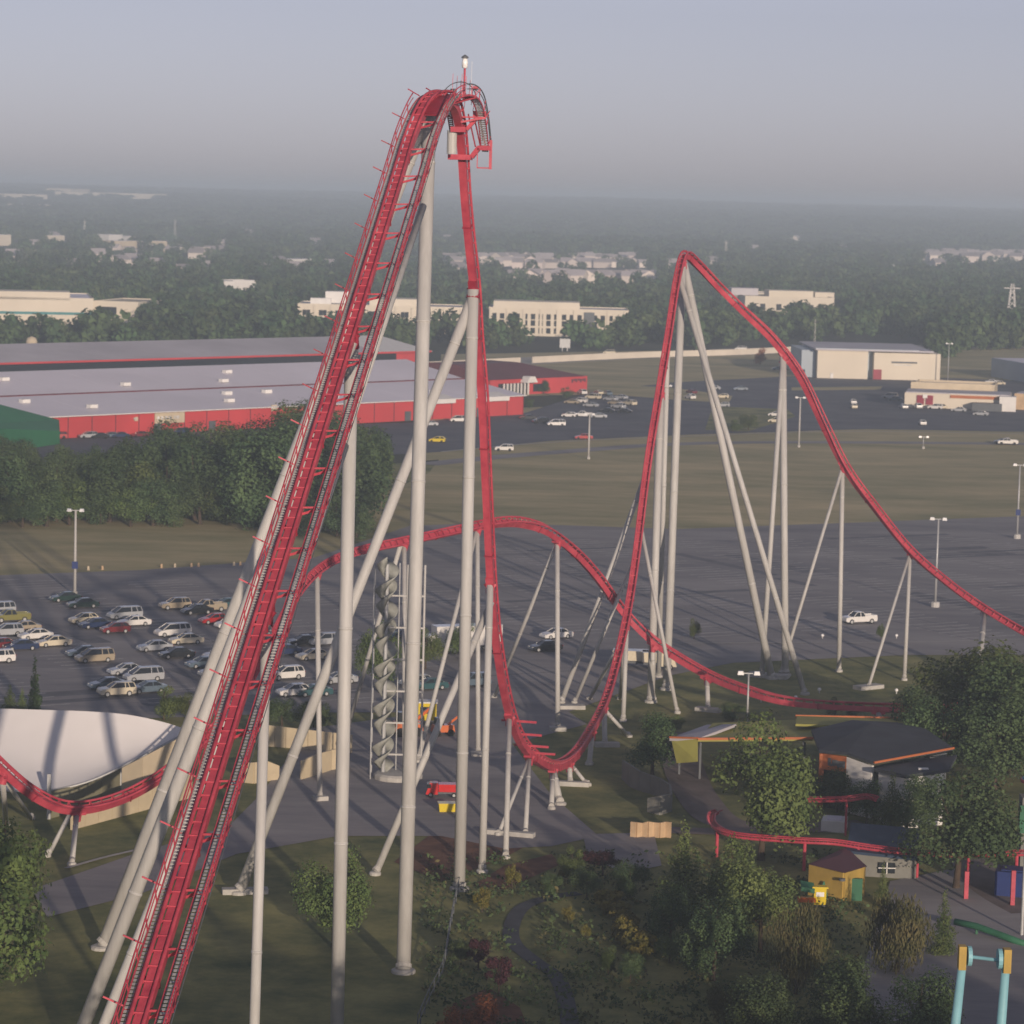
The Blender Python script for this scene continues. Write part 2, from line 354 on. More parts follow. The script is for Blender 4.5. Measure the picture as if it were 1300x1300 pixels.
# crest machinery deck and drop-side work platforms
mb = MB()
for i in range(i_crest - 12, i_crest + 2, 2):
    mb.hexa([off(i, -1, -.5), off(i, 1.85, -.5), off(i + 2, 1.85, -.5), off(i + 2, -1, -.5), off(i, -1, -.36), off(i, 1.85, -.36), off(i + 2, 1.85, -.36), off(i + 2, -1, -.36)])
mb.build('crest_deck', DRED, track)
def platform(i, x0, x1, dz=0):
    p, t, r, u = FR[i]; h = Vector((t.x, t.y, 0)).normalized(); rr = Vector((r.x, r.y, 0)).normalized(); c = off(i, 0, -1.0) + Vector((0, 0, dz))
    def q(a, b, z): return c + rr * a + h * b + Vector((0, 0, z))
    mb = MB(); mb.hexa([q(x0, -.7, -.25), q(x1, -.7, -.25), q(x1, .7, -.25), q(x0, .7, -.25), q(x0, -.7, .2), q(x1, -.7, .2), q(x1, .7, .2), q(x0, .7, .2)])
    mb.build('work_platform', RED, track)
    return q
i1 = near(588, 192, i_crest); i0 = near(583, 152, i_crest)
q1 = platform(i1, -1.1, .9); q0 = platform(i0, -.6, .7)
mb = MB(); mb.bar(q1(.9, 0, 0), q1(1.5, 0, .8), .5, .4); mb.bar(q1(1.4, 0, .8), q1(2.6, 0, .8), .5, .4); mb.build('work_platform', RED, track)
mb = MB(); mb.bar(q1(2.55, 0, 1.5), q1(2.55, 0, -1.0), .25); mb.bar(q1(1.4, 0, -.9), q1(2.55, 0, -.9), .1); mb.bar(q1(1.4, 0, .8), q1(1.4, 0, -.9), .08); mb.build('platform_frame', RED, track)
mb = MB(); mb.bar(q0(.7, 0, 0), q0(1.5, 0, .9), .35, .3); mb.bar(q0(1.3, -.3, 1.3), q0(2.4, -.3, 1.3), .6, .55); mb.build('work_platform', RED, track)
for a in (1.2, 1.65, 2.1):
    mb = MB(); mb.bar(q1(a, .1, .9), q0(a - .4, .1, 1.3), .1); mb.build('platform_hanger', RED, track)
mb = MB(); mb.tube([q0(-.55, 0, -.1), q0(-.55, 0, -2.1)], .42, 12); mb.build('anchor_tube', CREAM, track)
# beacon mast and small instruments over the crest
ib = near(579, 122, i_crest - 3)
cb = off(ib, .9, -.3)
mb = MB(); mb.tube([cb, cb + Vector((0, 0, 2.7))], .09, 8); mb.build('beacon_mast', RED, track)
mb = MB(); mb.lathe([(.1, 0), (.24, .1), (.26, .5), (.2, .8), (.05, .9)], cb + Vector((0, 0, 2.7)), 12); mb.build('beacon_lamp', LAMPG, track, True)
mb = MB(); mb.lathe([(.3, 0), (.3, .12), (.05, .3)], cb + Vector((0, 0, 3.55)), 10); mb.build('beacon_cap', DSTEEL, track)
for a, hgt, mt_, lx in ((-.05, .85, DSTEEL, .5), (1.9, 1.1, RED, .45)):
    c = off(ib, a, -.3)
    mb = MB(); mb.bar(c, c + Vector((0, 0, hgt)), .07); mb.box(c + Vector((0, 0, hgt)), (lx, .4, .3)); mb.build('wind_sensor' if a < 0 else 'floodlight', mt_, track)
mb = MB(); mb.bar(cb + Vector((.55, 0, 0)), cb + Vector((.6, 0, 3.3)), .03); mb.build('lightning_rod', STEEL, track)
for i in range(ib - 4, ib + 6, 2):
    for a in (-.4, .4): 
        mb = MB(); mb.bar(off(i, a + .9, -.2), off(i, a + .9, 1.5), .04); mb.build('handrail_post', RED, track)
# brackets beside the track at the foot of the drop
for px, py in ((657, 912), (664, 927), (673, 940), (680, 950)):
    i = near(px, py, i_crest); p, t, r, u = FR[i]
    mb = MB(); mb.bar(off(i, -1.2, -.25), off(i, 2.3, -.25), .2, .22); mb.build('walkway_bracket', RED, track)

# ------------------------------------------------------------------ supports
def lerp(a, b, t): return a + (b - a) * t
def support(label, legs, caps=(), slab=None, group='cream steel coaster supports'):
    """legs: (top_px, top_py | track index | Vector, base px, py, radius, part name)"""
    objs = []; root = None
    for n, (top, base, r, pn) in enumerate(legs):
        r *= .9 if r < .45 else 1
        if isinstance(top, Vector): tp = top
        elif len(top) == 2:
            i = near(*top); tp = off(i, 0, -1.0)
        else: tp = P(*top)
        b = base if isinstance(base, Vector) else G(*base)
        if root is None: root = thing('coaster_support', label, 'coaster support', (b.x, b.y, 0), 0, group); ro = Vector((b.x, b.y, 0))
        mb = MB(); d = tp - b; mb.tube([b + d.normalized() * .3 - ro, tp - ro], r, 16)
        ln = d.length; kk = max(1, int(ln / 13))
        for j in range(1, kk + 1):
            c = b + d * (j / (kk + .35)) - ro; u = d.normalized(); mb.tube([c - u * .1, c + u * .1], r * 1.06, 16)
        mb.build(pn, CREAM, root, True)
        f = MB(); f.lathe([(r * 1.7, 0), (r * 1.7, .25), (r * 1.3, .35)], b - ro + Vector((0, 0, 0)), 12) if pn != 'strut' else None
        if pn != 'strut':
            f.tube([b - ro + Vector((0, 0, .4)), b - ro + d.normalized() * .7], r * 1.15, 12)
            f.build('footing', CONC, root)
        if n == 0 and pn == 'column' and not isinstance(top, Vector) and len(top) == 2:
            p, t, rr, u = FR[i]
            s = MB(); s.tube([tp - ro - Vector((0, 0, .8)), tp - ro + u * .25], [max(.36, r * 1.15), max(.42, r)], 12); s.bar(tp - ro - t * .8 + u * .05, tp - ro + t * .8 + u * .05, .74, .5)
            for sg in (-1, 1): s.bar(tp - ro - Vector((0, 0, .5)), off(i, sg * .5, -.8) - ro, .22, .22)
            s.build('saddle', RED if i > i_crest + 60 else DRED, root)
    if slab:
        (ax, ay), (bx, by), wd = slab; a = G(ax, ay); b = G(bx, by); s = MB(); s.bar(Vector((a.x, a.y, .25)) - ro, Vector((b.x, b.y, .25)) - ro, wd, .5); s.build('foundation_beam', CONC, root)
    return root
sA = support('tallest thick cream column under the crest, its long leg slanting lower left', [((546, 121), (512, 1235), .57, 'column'), ((544, 123), (129, 1205), .53, 'brace')])
sM = support('thick cream column below the middle of the lift hill, left of the crest column', [((442, 410), (427, 1343), .49, 'column'), ((441, 414), (90, 1343), .5, 'brace')])
sN = support('slimmer cream column low under the lift hill, the nearest one', [((339, 765), (316, 1529), .36, 'column'), ((338, 768), (41, 1529), .38, 'brace')])
def strut(root, a, b, r):
    o = root.location; mb = MB(); mb.tube([a - o, b - o], r, 12); mb.build('strut', CREAM, root, True)
strut(sA, P(537, 262, 241), P(443, 540, 214.5), .3)
strut(sM, P(441, 560, 213.8), P(337, 860, 184), .26)
support('cream column with flanged collar holding the first drop, with a long slanting leg', [((603, 360), (583, 1130), .52, 'column'), ((602, 366), (303, 1135), .47, 'brace')], slab=((282, 1135), (340, 1134), 1.0))
support('slim cream column halfway down the first drop with a leg slanting left', [((624, 738), (612, 1108), .37, 'column'), ((623, 760), (476, 1111), .36, 'brace')])
support('short slim cream column near the foot of the first drop', [((645, 903), (642, 1090), .29, 'column')])
support('slim cream leg pair on a concrete beam near the drop foot', [((667, 955), (667, 1061), .25, 'column'), ((665, 957), (632, 1061), .2, 'brace')], slab=((612, 1058), (678, 1064), .9))
support('stout cream pedestal under the lowest point of the track after the drop', [((702, 970), (700, 1028), .28, 'column'), ((703, 970), (711, 1022), .42, 'brace')])
support('low cream frame where the track starts climbing, its leg slanting right', [((727, 962), (724, 997), .3, 'column'), ((729, 962), (747, 998), .22, 'brace')], slab=((708, 997), (748, 999), .8))
support('cream frame in shade at the start of the climb, second after the low point', [((769, 890), (768, 947), .33, 'column'), ((770, 890), (799, 936), .24, 'brace')], slab=((755, 948), (786, 948), 1.1))
support('single shaded cream post between the low frames under the climbing track', [((752, 920), (748, 971), .32, 'column')])
support('pair of upright cream posts under the foot of the second hill', [((796, 785), (791, 916), .3, 'column'), ((790, 800), (748, 888), .26, 'brace'), ((794, 795), (787, 888), .26, 'column')])
support('cream frame under the rising side of the second hill with two left legs', [((838, 492), (826, 892), .48, 'column'), ((820, 585), (712, 893), .36, 'brace'), ((808, 690), (729, 893), .26, 'brace'), ((820, 665), (860, 906), .26, 'brace'), ((850, 440), (836, 860), .36, 'column')], slab=((710, 900), (742, 900), 1.4))
support('tall cream four legged frame under the pointed top of the second hill', [((868, 325), (846, 876), .5, 'column'), ((872, 326), (980, 862), .48, 'brace'), ((866, 345), (1022, 882), .4, 'brace')], slab=((950, 858), (1000, 862), 2.0))
support('cream column pair below the upper part of the second drop', [((1000, 446), (997, 858), .46, 'column'), ((998, 448), (967, 860), .36, 'brace')])
support('cream column on a block footing midway down the second drop', [((1075, 591), (1065, 853), .34, 'column'), ((1073, 594), (990, 858), .25, 'brace')])
support('cream column low on the second drop with flat slab under its slanting leg', [((1154, 697), (1148, 864), .28, 'column'), ((1152, 700), (1102, 874), .22, 'brace')], slab=((1088, 876), (1117, 873), 1.6))
support('short stout cream column beside the large tree at the end of the second drop', [((1245, 772), (1240, 895), .4, 'column')])
support('short cream post under the low track curling back beyond the park', [((1200, 897), (1199, 915), .3, 'column')])
support('low cream post with concrete pads where the track runs near the ground', [((1118, 897), (1117, 932), .35, 'column')], slab=((1100, 935), (1140, 932), 2.0))
support('short cream post under the track starting the third hill', [((900, 855), (899, 903), .32, 'column')], slab=((884, 902), (914, 905), 1.2))
support('cream post carrying the track where it climbs to the third hill', [((832, 810), (829, 888), .3, 'column')])
support('slim cream column right of the top of the rounded third hill', [((713, 681), (708, 926), .32, 'column'), ((711, 684), (627, 886), .26, 'brace')], slab=((698, 928), (718, 928), 1.2))
support('slim cream column below the middle of the rounded third hill', [((615, 665), (607, 958), .3, 'column'), ((613, 668), (530, 968), .27, 'brace')], slab=((598, 960), (615, 960), 1.2))
support('cream column hidden behind the crest column under the third hill', [((521, 686), (514, 985), .3, 'column'), ((518, 690), (437, 940), .27, 'brace')])
support('slim cream column at the left end of the third hill, seen right of the lift', [((410, 719), (406, 1016), .3, 'column')], slab=((398, 1017), (415, 1016), 1.0))
support('pair of short cream legs under the low curve in front of the white tent', [((102, 1026), (91, 1099), .28, 'column'), ((98, 1027), (60, 1088), .24, 'brace')])
support('short cream legs under the low curve at the left edge', [((10, 978), (8, 1050), .28, 'column'), ((12, 980), (40, 1040), .24, 'brace')])
# ------------------------------------------------------------------ foliage
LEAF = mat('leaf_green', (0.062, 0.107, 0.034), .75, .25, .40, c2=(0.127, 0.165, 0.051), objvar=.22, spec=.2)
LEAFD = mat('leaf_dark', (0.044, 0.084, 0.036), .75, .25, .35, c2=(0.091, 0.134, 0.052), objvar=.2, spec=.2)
LEAFF = mat('leaf_far', (0.040, 0.079, 0.036), .85, .25, .12, c2=(0.098, 0.143, 0.055), objvar=.38, spec=.1)
LEAFY = mat('leaf_yellow_green', (.11, .12, .025), .75, .2, .8, c2=(.20, .17, .04), objvar=.1, spec=.2)
LEAFB = mat('leaf_brown_plume', (.060, .075, .030), .85, .2, .35, c2=(.13, .115, .052), objvar=.12, spec=.1)
LEAFR = mat('leaf_maroon', (.035, .014, .018), .8, .2, .8, c2=(.07, .022, .028), objvar=.1, spec=.2)
LEAFO = mat('leaf_orange', (.18, .06, .03), .8, .2, .8, c2=(.30, .12, .05), objvar=.1, spec=.2)
def crown_mb(H, rad, base, n, leaf, seed, kind='round', lobes=9):
    r = random.Random(seed); mb = MB(); cz = (H + base) / 2; hz = (H - base) / 2; C = []
    for i in range(lobes):
        if kind == 'cone':
            t = (i + .5) / lobes; rr = rad * (1 - t) * .75 + .15; a = i * 2.4; C.append((Vector((math.cos(a) * rr * .45, math.sin(a) * rr * .45, base + (H - base) * t)), max(.25, rad * (1.08 - t) * .72), (H - base) / lobes * 1.5))
        else:
            while True:
                q = Vector((r.uniform(-1, 1), r.uniform(-1, 1), r.uniform(-1, 1)))
                if q.length < 1: break
            q = q * .74; s = r.uniform(.24, .52) * (1 - .25 * max(0, q.z)); C.append((Vector((q.x * rad, q.y * rad, cz + q.z * hz)), s * rad, s * hz * (1.0 if kind != 'plume' else 1.3)))
    wts = [c[1] ** 2 for c in C]
    for _ in range(n):
        c, a, h = r.choices(C, wts)[0]
        while True:
            q = Vector((r.gauss(0, 1), r.gauss(0, 1), r.gauss(0, 1)))
            if q.length > .1: break
        q.normalize(); q *= r.uniform(.62, 1.0) if r.random() < .85 else r.uniform(1.0, 1.18)
        if q.z < -.55 and r.random() < .6: continue
        p = c + Vector((q.x * a, q.y * a, q.z * h)); nn = (q + Vector((r.uniform(-.7, .7), r.uniform(-.7, .7), r.uniform(-.3, .9)))).normalized()
        u = nn.cross(Vector((0, 0, 1)) if abs(nn.z) < .9 else Vector((1, 0, 0))).normalized(); v = nn.cross(u); t = r.uniform(0, 3.1); s = leaf * r.choice((.45, .65, .85, 1.1, 1.4))
        if kind == 'plume': u2 = Vector((r.uniform(-.3, .3), r.uniform(-.3, .3), 1)).normalized(); v2 = nn.cross(u2).normalized(); a1 = u2 * s * 1.5; a2 = v2 * s * .35
        else: a1 = (u * math.cos(t) + v * math.sin(t)) * s; a2 = (v * math.cos(t) - u * math.sin(t)) * s * .75
        mb.poly([p - a1 * .5, p + a2 * .5, p + a1 * .55, p - a2 * .5])
    return mb, C
def tree_proto(H, rad, base, n, leaf, seed, m, kind='round', lobes=9, tr=.22):
    mb, C = crown_mb(H, rad, base, n, leaf, seed, kind, lobes); cm = mb.mesh('crown', m)
    t = MB(); r = random.Random(seed); top = Vector((r.uniform(-.3, .3), r.uniform(-.3, .3), H * .8))
    t.tube([(0, 0, -.2), (0, 0, .4), top * .4 + Vector((.1, 0, 0)), top], [tr * 1.6, tr * 1.1, tr * .8, tr * .15], 8)
    for c, a, h in C[:7]:
        z = min(c.z * .75, base + (H - base) * .35) ; s = Vector((top.x * z / H, top.y * z / H, z)); t.tube([s, (s + c) / 2 + Vector((0, 0, -.2)), c], [tr * .5, tr * .35, tr * .1], 5)
    return cm, t.mesh('trunk', BARK, True)
TPROTO = {
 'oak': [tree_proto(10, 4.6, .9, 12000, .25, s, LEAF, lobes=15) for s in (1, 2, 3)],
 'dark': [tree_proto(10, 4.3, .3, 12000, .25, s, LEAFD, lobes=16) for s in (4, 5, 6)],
 'cone': [tree_proto(10, 2.8, .1, 6500, .23, s, LEAF, 'cone', 13) for s in (7, 8)],
 'column': [tree_proto(10, 1.5, .2, 2200, .34, s, LEAFD, 'cone', 12) for s in (9,)],
 'plume': [tree_proto(10, 3.9, .0, 7500, .36, s, LEAFB, 'plume', 16) for s in (10, 11)],
 'yellow': [tree_proto(10, 3.6, .0, 4500, .34, s, LEAFY, lobes=12) for s in (12, 13)],
 'maroon': [tree_proto(10, 4.5, 2.2, 2600, .55, s, LEAFR, lobes=8) for s in (14,)],
 'orange': [tree_proto(10, 5, .3, 2600, .5, s, LEAFO, lobes=8) for s in (15,)],
 'light': [tree_proto(10, 4.0, .2, 10000, .25, s, LEAF, lobes=14) for s in (16, 17)],
 'tall': [tree_proto(10, 3.0, -.4, 7000, .28, s, LEAF, lobes=15) for s in (18, 19, 20)],
 'talldark': [tree_proto(10, 3.0, -.4, 7000, .28, s, LEAFD, lobes=15) for s in (21, 22, 23)],
}
def tree_at(kind, loc, H, label, group=None, wide=1, name='tree', cat='tree'):
    cm, tm = rnd.choice(TPROTO[kind]); s = H / 10
    o = thing(name, label, cat, (loc[0], loc[1], 0), rnd.uniform(0, 6.28), group); o.scale = (s * wide, s * wide, s)
    for n, me in (('crown', cm), ('trunk', tm)):
        c = bpy.data.objects.new(n, me); COL.objects.link(c); c.parent = o
    return o
def tree_px(kind, px, ytop, ybase, label, group=None, wide=1, name='tree', cat='tree'):
    g = G(px, ybase); q = P(px, ytop, g.y); return tree_at(kind, g, max(.5, q.z), label, group, wide, name, cat)

# park and lot trees, one by one: kind, x, top y, base y, width factor, label
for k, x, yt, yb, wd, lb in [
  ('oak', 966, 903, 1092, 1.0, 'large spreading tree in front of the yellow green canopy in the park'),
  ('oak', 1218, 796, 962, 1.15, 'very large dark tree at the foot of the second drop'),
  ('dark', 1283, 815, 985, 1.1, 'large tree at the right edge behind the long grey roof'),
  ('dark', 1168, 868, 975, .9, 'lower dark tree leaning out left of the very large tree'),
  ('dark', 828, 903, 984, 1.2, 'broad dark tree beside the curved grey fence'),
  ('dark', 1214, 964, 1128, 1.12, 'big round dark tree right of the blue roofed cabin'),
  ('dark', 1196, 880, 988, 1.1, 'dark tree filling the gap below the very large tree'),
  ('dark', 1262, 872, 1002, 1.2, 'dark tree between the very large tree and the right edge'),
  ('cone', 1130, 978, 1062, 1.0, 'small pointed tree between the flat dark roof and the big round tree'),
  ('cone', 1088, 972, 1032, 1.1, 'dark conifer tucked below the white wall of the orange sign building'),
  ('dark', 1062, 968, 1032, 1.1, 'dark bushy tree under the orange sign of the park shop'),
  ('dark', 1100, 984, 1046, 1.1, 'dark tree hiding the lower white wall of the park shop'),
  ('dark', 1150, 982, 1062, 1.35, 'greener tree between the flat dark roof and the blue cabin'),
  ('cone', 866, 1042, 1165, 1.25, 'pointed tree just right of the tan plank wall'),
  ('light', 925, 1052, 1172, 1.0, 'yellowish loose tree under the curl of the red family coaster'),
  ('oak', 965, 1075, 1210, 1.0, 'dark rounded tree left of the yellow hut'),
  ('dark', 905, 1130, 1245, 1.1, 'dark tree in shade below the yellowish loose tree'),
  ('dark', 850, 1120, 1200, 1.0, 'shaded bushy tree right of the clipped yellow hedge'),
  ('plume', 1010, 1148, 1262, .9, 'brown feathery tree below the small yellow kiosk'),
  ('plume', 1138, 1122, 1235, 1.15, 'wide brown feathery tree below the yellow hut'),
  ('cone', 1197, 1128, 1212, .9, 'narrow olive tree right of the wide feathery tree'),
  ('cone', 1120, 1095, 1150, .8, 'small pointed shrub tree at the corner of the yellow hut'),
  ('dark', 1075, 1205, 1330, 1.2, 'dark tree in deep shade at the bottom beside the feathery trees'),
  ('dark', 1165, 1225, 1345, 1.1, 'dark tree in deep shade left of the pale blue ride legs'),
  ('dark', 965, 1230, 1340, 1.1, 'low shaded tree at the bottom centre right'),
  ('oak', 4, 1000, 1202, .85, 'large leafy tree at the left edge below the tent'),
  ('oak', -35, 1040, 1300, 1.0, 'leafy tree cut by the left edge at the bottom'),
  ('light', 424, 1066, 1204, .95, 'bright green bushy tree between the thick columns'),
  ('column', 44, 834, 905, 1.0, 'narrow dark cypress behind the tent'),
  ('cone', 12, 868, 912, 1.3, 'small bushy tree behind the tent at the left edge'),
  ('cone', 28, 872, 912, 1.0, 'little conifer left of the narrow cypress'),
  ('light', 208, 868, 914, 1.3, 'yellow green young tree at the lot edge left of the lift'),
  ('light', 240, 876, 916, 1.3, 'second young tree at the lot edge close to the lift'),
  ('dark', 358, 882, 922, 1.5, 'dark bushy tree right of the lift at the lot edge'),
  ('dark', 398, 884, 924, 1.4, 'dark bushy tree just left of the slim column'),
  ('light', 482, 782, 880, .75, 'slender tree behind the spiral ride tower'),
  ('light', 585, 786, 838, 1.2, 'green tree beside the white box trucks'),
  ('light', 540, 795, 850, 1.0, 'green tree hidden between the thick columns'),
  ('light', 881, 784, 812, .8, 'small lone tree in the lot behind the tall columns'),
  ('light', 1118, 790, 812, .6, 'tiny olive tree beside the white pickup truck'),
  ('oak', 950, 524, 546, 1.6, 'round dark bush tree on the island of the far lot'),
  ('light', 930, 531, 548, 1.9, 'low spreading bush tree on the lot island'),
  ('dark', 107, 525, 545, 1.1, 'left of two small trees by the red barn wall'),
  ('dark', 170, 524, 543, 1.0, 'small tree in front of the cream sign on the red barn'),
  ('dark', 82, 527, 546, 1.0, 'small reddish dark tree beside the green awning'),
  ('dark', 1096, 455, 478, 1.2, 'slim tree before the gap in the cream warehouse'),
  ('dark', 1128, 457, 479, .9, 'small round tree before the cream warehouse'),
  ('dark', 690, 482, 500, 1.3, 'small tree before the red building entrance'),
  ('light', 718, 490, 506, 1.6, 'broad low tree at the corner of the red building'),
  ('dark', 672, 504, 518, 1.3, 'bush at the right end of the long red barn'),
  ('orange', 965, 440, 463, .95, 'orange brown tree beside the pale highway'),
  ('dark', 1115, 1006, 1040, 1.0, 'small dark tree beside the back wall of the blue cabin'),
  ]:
    tree_px(k, x, yt, yb, lb, wide=wd)
for k, x, yt, yb, wd, lb in [
  ('maroon', 607, 1190, 1232, .95, 'dark maroon round shrub beside the garden path'),
  ('maroon', 633, 1212, 1262, 1.0, 'second maroon shrub, lower beside the garden path'),
  ('orange', 612, 1262, 1310, 1.3, 'orange brown shrub mass at the bottom left of the garden'),
  ('orange', 570, 1278, 1320, 1.1, 'dark orange shrub beside the bottom edge under the crest column'),
  ('yellow', 612, 1118, 1158, .9, 'yellow green shrub at the foot of the drop columns'),
  ('yellow', 650, 1088, 1130, .8, 'yellow shrub in front of the red soil bank'),
  ('light', 726, 1070, 1118, 1.0, 'green shrub right of the red soil bank'),
  ('yellow', 714, 1096, 1118, .8, 'little yellow shrub right of the soil bank'),
  ('yellow', 721, 1144, 1174, 1.0, 'olive shrub inside the bend of the garden path'),
  ('yellow', 743, 1168, 1192, .9, 'small olive shrub left of the clipped yellow hedge'),
  ('light', 772, 1198, 1238, .9, 'spiky green shrub below the clipped yellow hedge'),
  ('dark', 800, 1205, 1248, .9, 'dark shrub at the lower end of the clipped yellow hedge'),
  ('yellow', 856, 1288, 1320, .9, 'bright yellow flowering shrub at the bottom edge'),
  ('maroon', 765, 1075, 1112, 1.6, 'maroon leaved thicket before the tan plank wall'),
  ('dark', 800, 1090, 1140, 1.3, 'dark shrub below the tan plank wall'),
  ('dark', 745, 1100, 1140, 1.2, 'dark green shrub behind the garden path bend'),
  ('dark', 700, 1105, 1138, 1.1, 'dark green shrub at the top of the garden path'),
  ('light', 1060, 884, 908, 1.6, 'flowering shrub on the canopy roof edge near the low red track'),
  ('dark', 1085, 890, 912, 1.5, 'green shrub beside the low red track'),
  ('light', 855, 905, 930, 1.6, 'pale topped shrub beside the yellow green canopy'),
  ('dark', 930, 890, 915, 1.8, 'shrub behind the front lamp post'),
  ('dark', 585, 1190, 1225, 1.1, 'dark shrub right of the crest column foot'),
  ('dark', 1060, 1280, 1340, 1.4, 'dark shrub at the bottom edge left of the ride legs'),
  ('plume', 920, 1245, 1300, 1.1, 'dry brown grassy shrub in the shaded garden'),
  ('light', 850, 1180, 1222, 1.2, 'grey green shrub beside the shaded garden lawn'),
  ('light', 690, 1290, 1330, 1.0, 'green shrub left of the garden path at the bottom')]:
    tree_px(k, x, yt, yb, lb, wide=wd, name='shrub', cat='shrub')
# clipped yellow hedge: one hedge, foliage clumps along a line
hp = spline([G(770, 1150), G(788, 1175), G(800, 1200), G(818, 1216)], 6); hmb = MB()
for p in hp:
    c, _ = crown_mb(1.9, 1.5, .2, 420, .3, rnd.randint(0, 999), lobes=4)
    for f in c.f: hmb.poly([Vector(c.v[i]) + Vector((p.x, p.y, 0)) for i in f])
tag(hmb.build('hedge', LEAFY), 'clipped yellow green hedge running diagonally through the garden', 'hedge')

# low ground cover in the garden: nobody could count it
for nm, mt_, n, lb, sd_ in (('ground_cover', LEAFD, 3600, 'loose green ground cover spread through the shaded garden', 1), ('ground_cover', LEAFD, 3600, 'dark low ground cover in the lower right of the garden', 2), ('ground_cover', LEAFB, 1600, 'dry brownish tufts spread through the garden', 3)):
    r = random.Random(sd_); gm = MB()
    while len(gm.f) < n:
        px = r.uniform(540, 1320); py = r.uniform(1085, 1345)
        if noise.noise(Vector((px / 45, py / 22, sd_ * 9))) < .02 or (1095 < px and py > 1095): continue
        g0 = G(px, py); q = [proj(g0)]
        if abs(px - (650 + 12 * math.sin((py - 1150) / 30))) < 16 and 1140 < py < 1230: continue
        for _ in range(5):
            c = Vector((g0.x + r.gauss(0, .4), g0.y + r.gauss(0, .5), .1 + abs(r.gauss(0, .3)))); u = Vector((r.uniform(-1, 1), r.uniform(-1, 1), r.uniform(-.4, 1))).normalized(); v = u.cross(Vector((r.uniform(-1, 1), r.uniform(-1, 1), .3))).normalized(); sz = r.uniform(.1, .28)
            gm.poly([c - u * sz, c + v * sz * .6, c + u * sz, c - v * sz * .6])
    tag(gm.build(nm, mt_), lb, kind='stuff')

# tall tree belt behind the left grass bank, tree by tree (as seen: top y at x)
def belt_top(x): return (537 if x < 200 else 525) + 11 * math.sin(x / 37.0) + (-6 if 200 < x < 350 else 0) + (-16 if 350 <= x < 505 else 0)
ORD = 'first second third fourth fifth sixth seventh eighth ninth tenth eleventh twelfth thirteenth fourteenth fifteenth sixteenth seventeenth eighteenth nineteenth twentieth'.split()
ORD += ['twenty-' + q for q in ORD[:9]]
kk = 0
for row, (yb0, dx, n) in enumerate(((668, 34, 19), (650, 33, 20), (632, 34, 20), (618, 36, 17))):
    for i in range(n):
        x = -60 + i * dx + rnd.uniform(-7, 7) + row * 11
        if x > 478: continue
        if row == 0 and x > 335: yb = 672 + rnd.uniform(-6, 4)
        elif row == 0: yb = 660 + rnd.uniform(-4, 4)
        else: yb = yb0 + rnd.uniform(-5, 5)
        hgt = 1.0 - .04 * rnd.random(); yt = belt_top(x) + (24 - row * 7) + rnd.uniform(-10, 24)
        if 110 < x < 215: yt += 14 + rnd.uniform(0, 12)
        tree_px(rnd.choice(['tall', 'talldark', 'tall', 'talldark', 'dark']), x, yt, yb, 'leafy tree of the belt before the barn, %s from left in %s row' % (ORD[i], ('front', 'second', 'third', 'back')[row]), 'trees of the belt before the barn', wide=1.15 + .25 * rnd.random()); kk += 1
for i in range(15):
    x = -8 + i * 33 + rnd.uniform(-9, 9); yb = (664 if x < 330 else 678) + rnd.uniform(-3, 4)
    tree_px(rnd.choice(['dark', 'light', 'talldark']), x, yb - rnd.uniform(38, 66), yb + 3, 'low bushy tree at the foot of the belt, %s from the left' % ORD[i], 'undergrowth trees of the belt', wide=1.5)
# unseen trees below the lower right of the view, added to shade the foreground
for i in range(26):
    x = -4 + (i % 13) * 6.0 + rnd.uniform(-1.5, 1.5); y = 146 + (i // 13) * 15 + rnd.uniform(-3, 3); hh = min(21, 62 - 1050 / 3800 * (y + 7) - 1.2) * rnd.uniform(.88, 1.0)
    tree_at('oak' if i % 2 else 'dark', (x, y), hh, 'unseen park tree added below the view to shade the foreground', 'unseen trees added for foreground shade', wide=.9)

# far woodland: one mass of many crowns
def far_proto(seed, H=13, rad=6.2):
    mb, _ = crown_mb(H, rad, 0, 330, 1.9, seed, lobes=9); o = bpy.data.objects.new('woodland_crown', mb.mesh('woodland_crown', LEAFF)); return o
FP = [far_proto(s) for s in (31, 32, 33, 34)]
CLEAR = [ # pixel boxes of clearings: x0,y0,x1,y1, keep probability
 (-60, 408, 180, 436, 0), (370, 418, 600, 436, .0), (612, 420, 808, 437, .0), (925, 398, 1075, 420, .0), (555, 326, 835, 358, .04), (635, 350, 842, 382, .03),
 (1165, 320, 1400, 350, .03), (120, 302, 290, 345, .15), (285, 374, 335, 400, .0), (-40, 305, 30, 330, .1), (55, 305, 90, 322, .1), (520, 372, 545, 395, .1), (590, 352, 612, 368, .1), (1122, 340, 1150, 358, .1), (360, 330, 405, 356, .1), (0, 338, 240, 360, .3), (1050, 425, 1130, 436, .3), (1080, 385, 1120, 396, .3), (850, 338, 1000, 344, .7),
 (1230, 392, 1300, 398, .2), (-100, 246, 215, 268, .15), (240, 380, 300, 400, .5), (560, 396, 640, 415, .4), (1220, 445, 1500, 500, 0)]
SCAT = [(x, 300 + ((x * 37) % 53)) for x in (18, 42, 66, 90, 124, 150, 170, 196, 232, 250, 262, 284, 318, 338, 352, 378, 400, 418, 566, 580, 634, 690, 852, 876, 902, 956, 1010, 1072, 1190)]
CLEAR += [(x - 8, y - 3, x + 9, y + 15, 0) for x, y in SCAT]
vt = []
def edge_y(x): # near edge of the woods in the picture
    return 446 if x < 560 else (441 if x < 900 else (436 if x < 1000 else 431 if x < 1190 else 452))
y = 1120.0
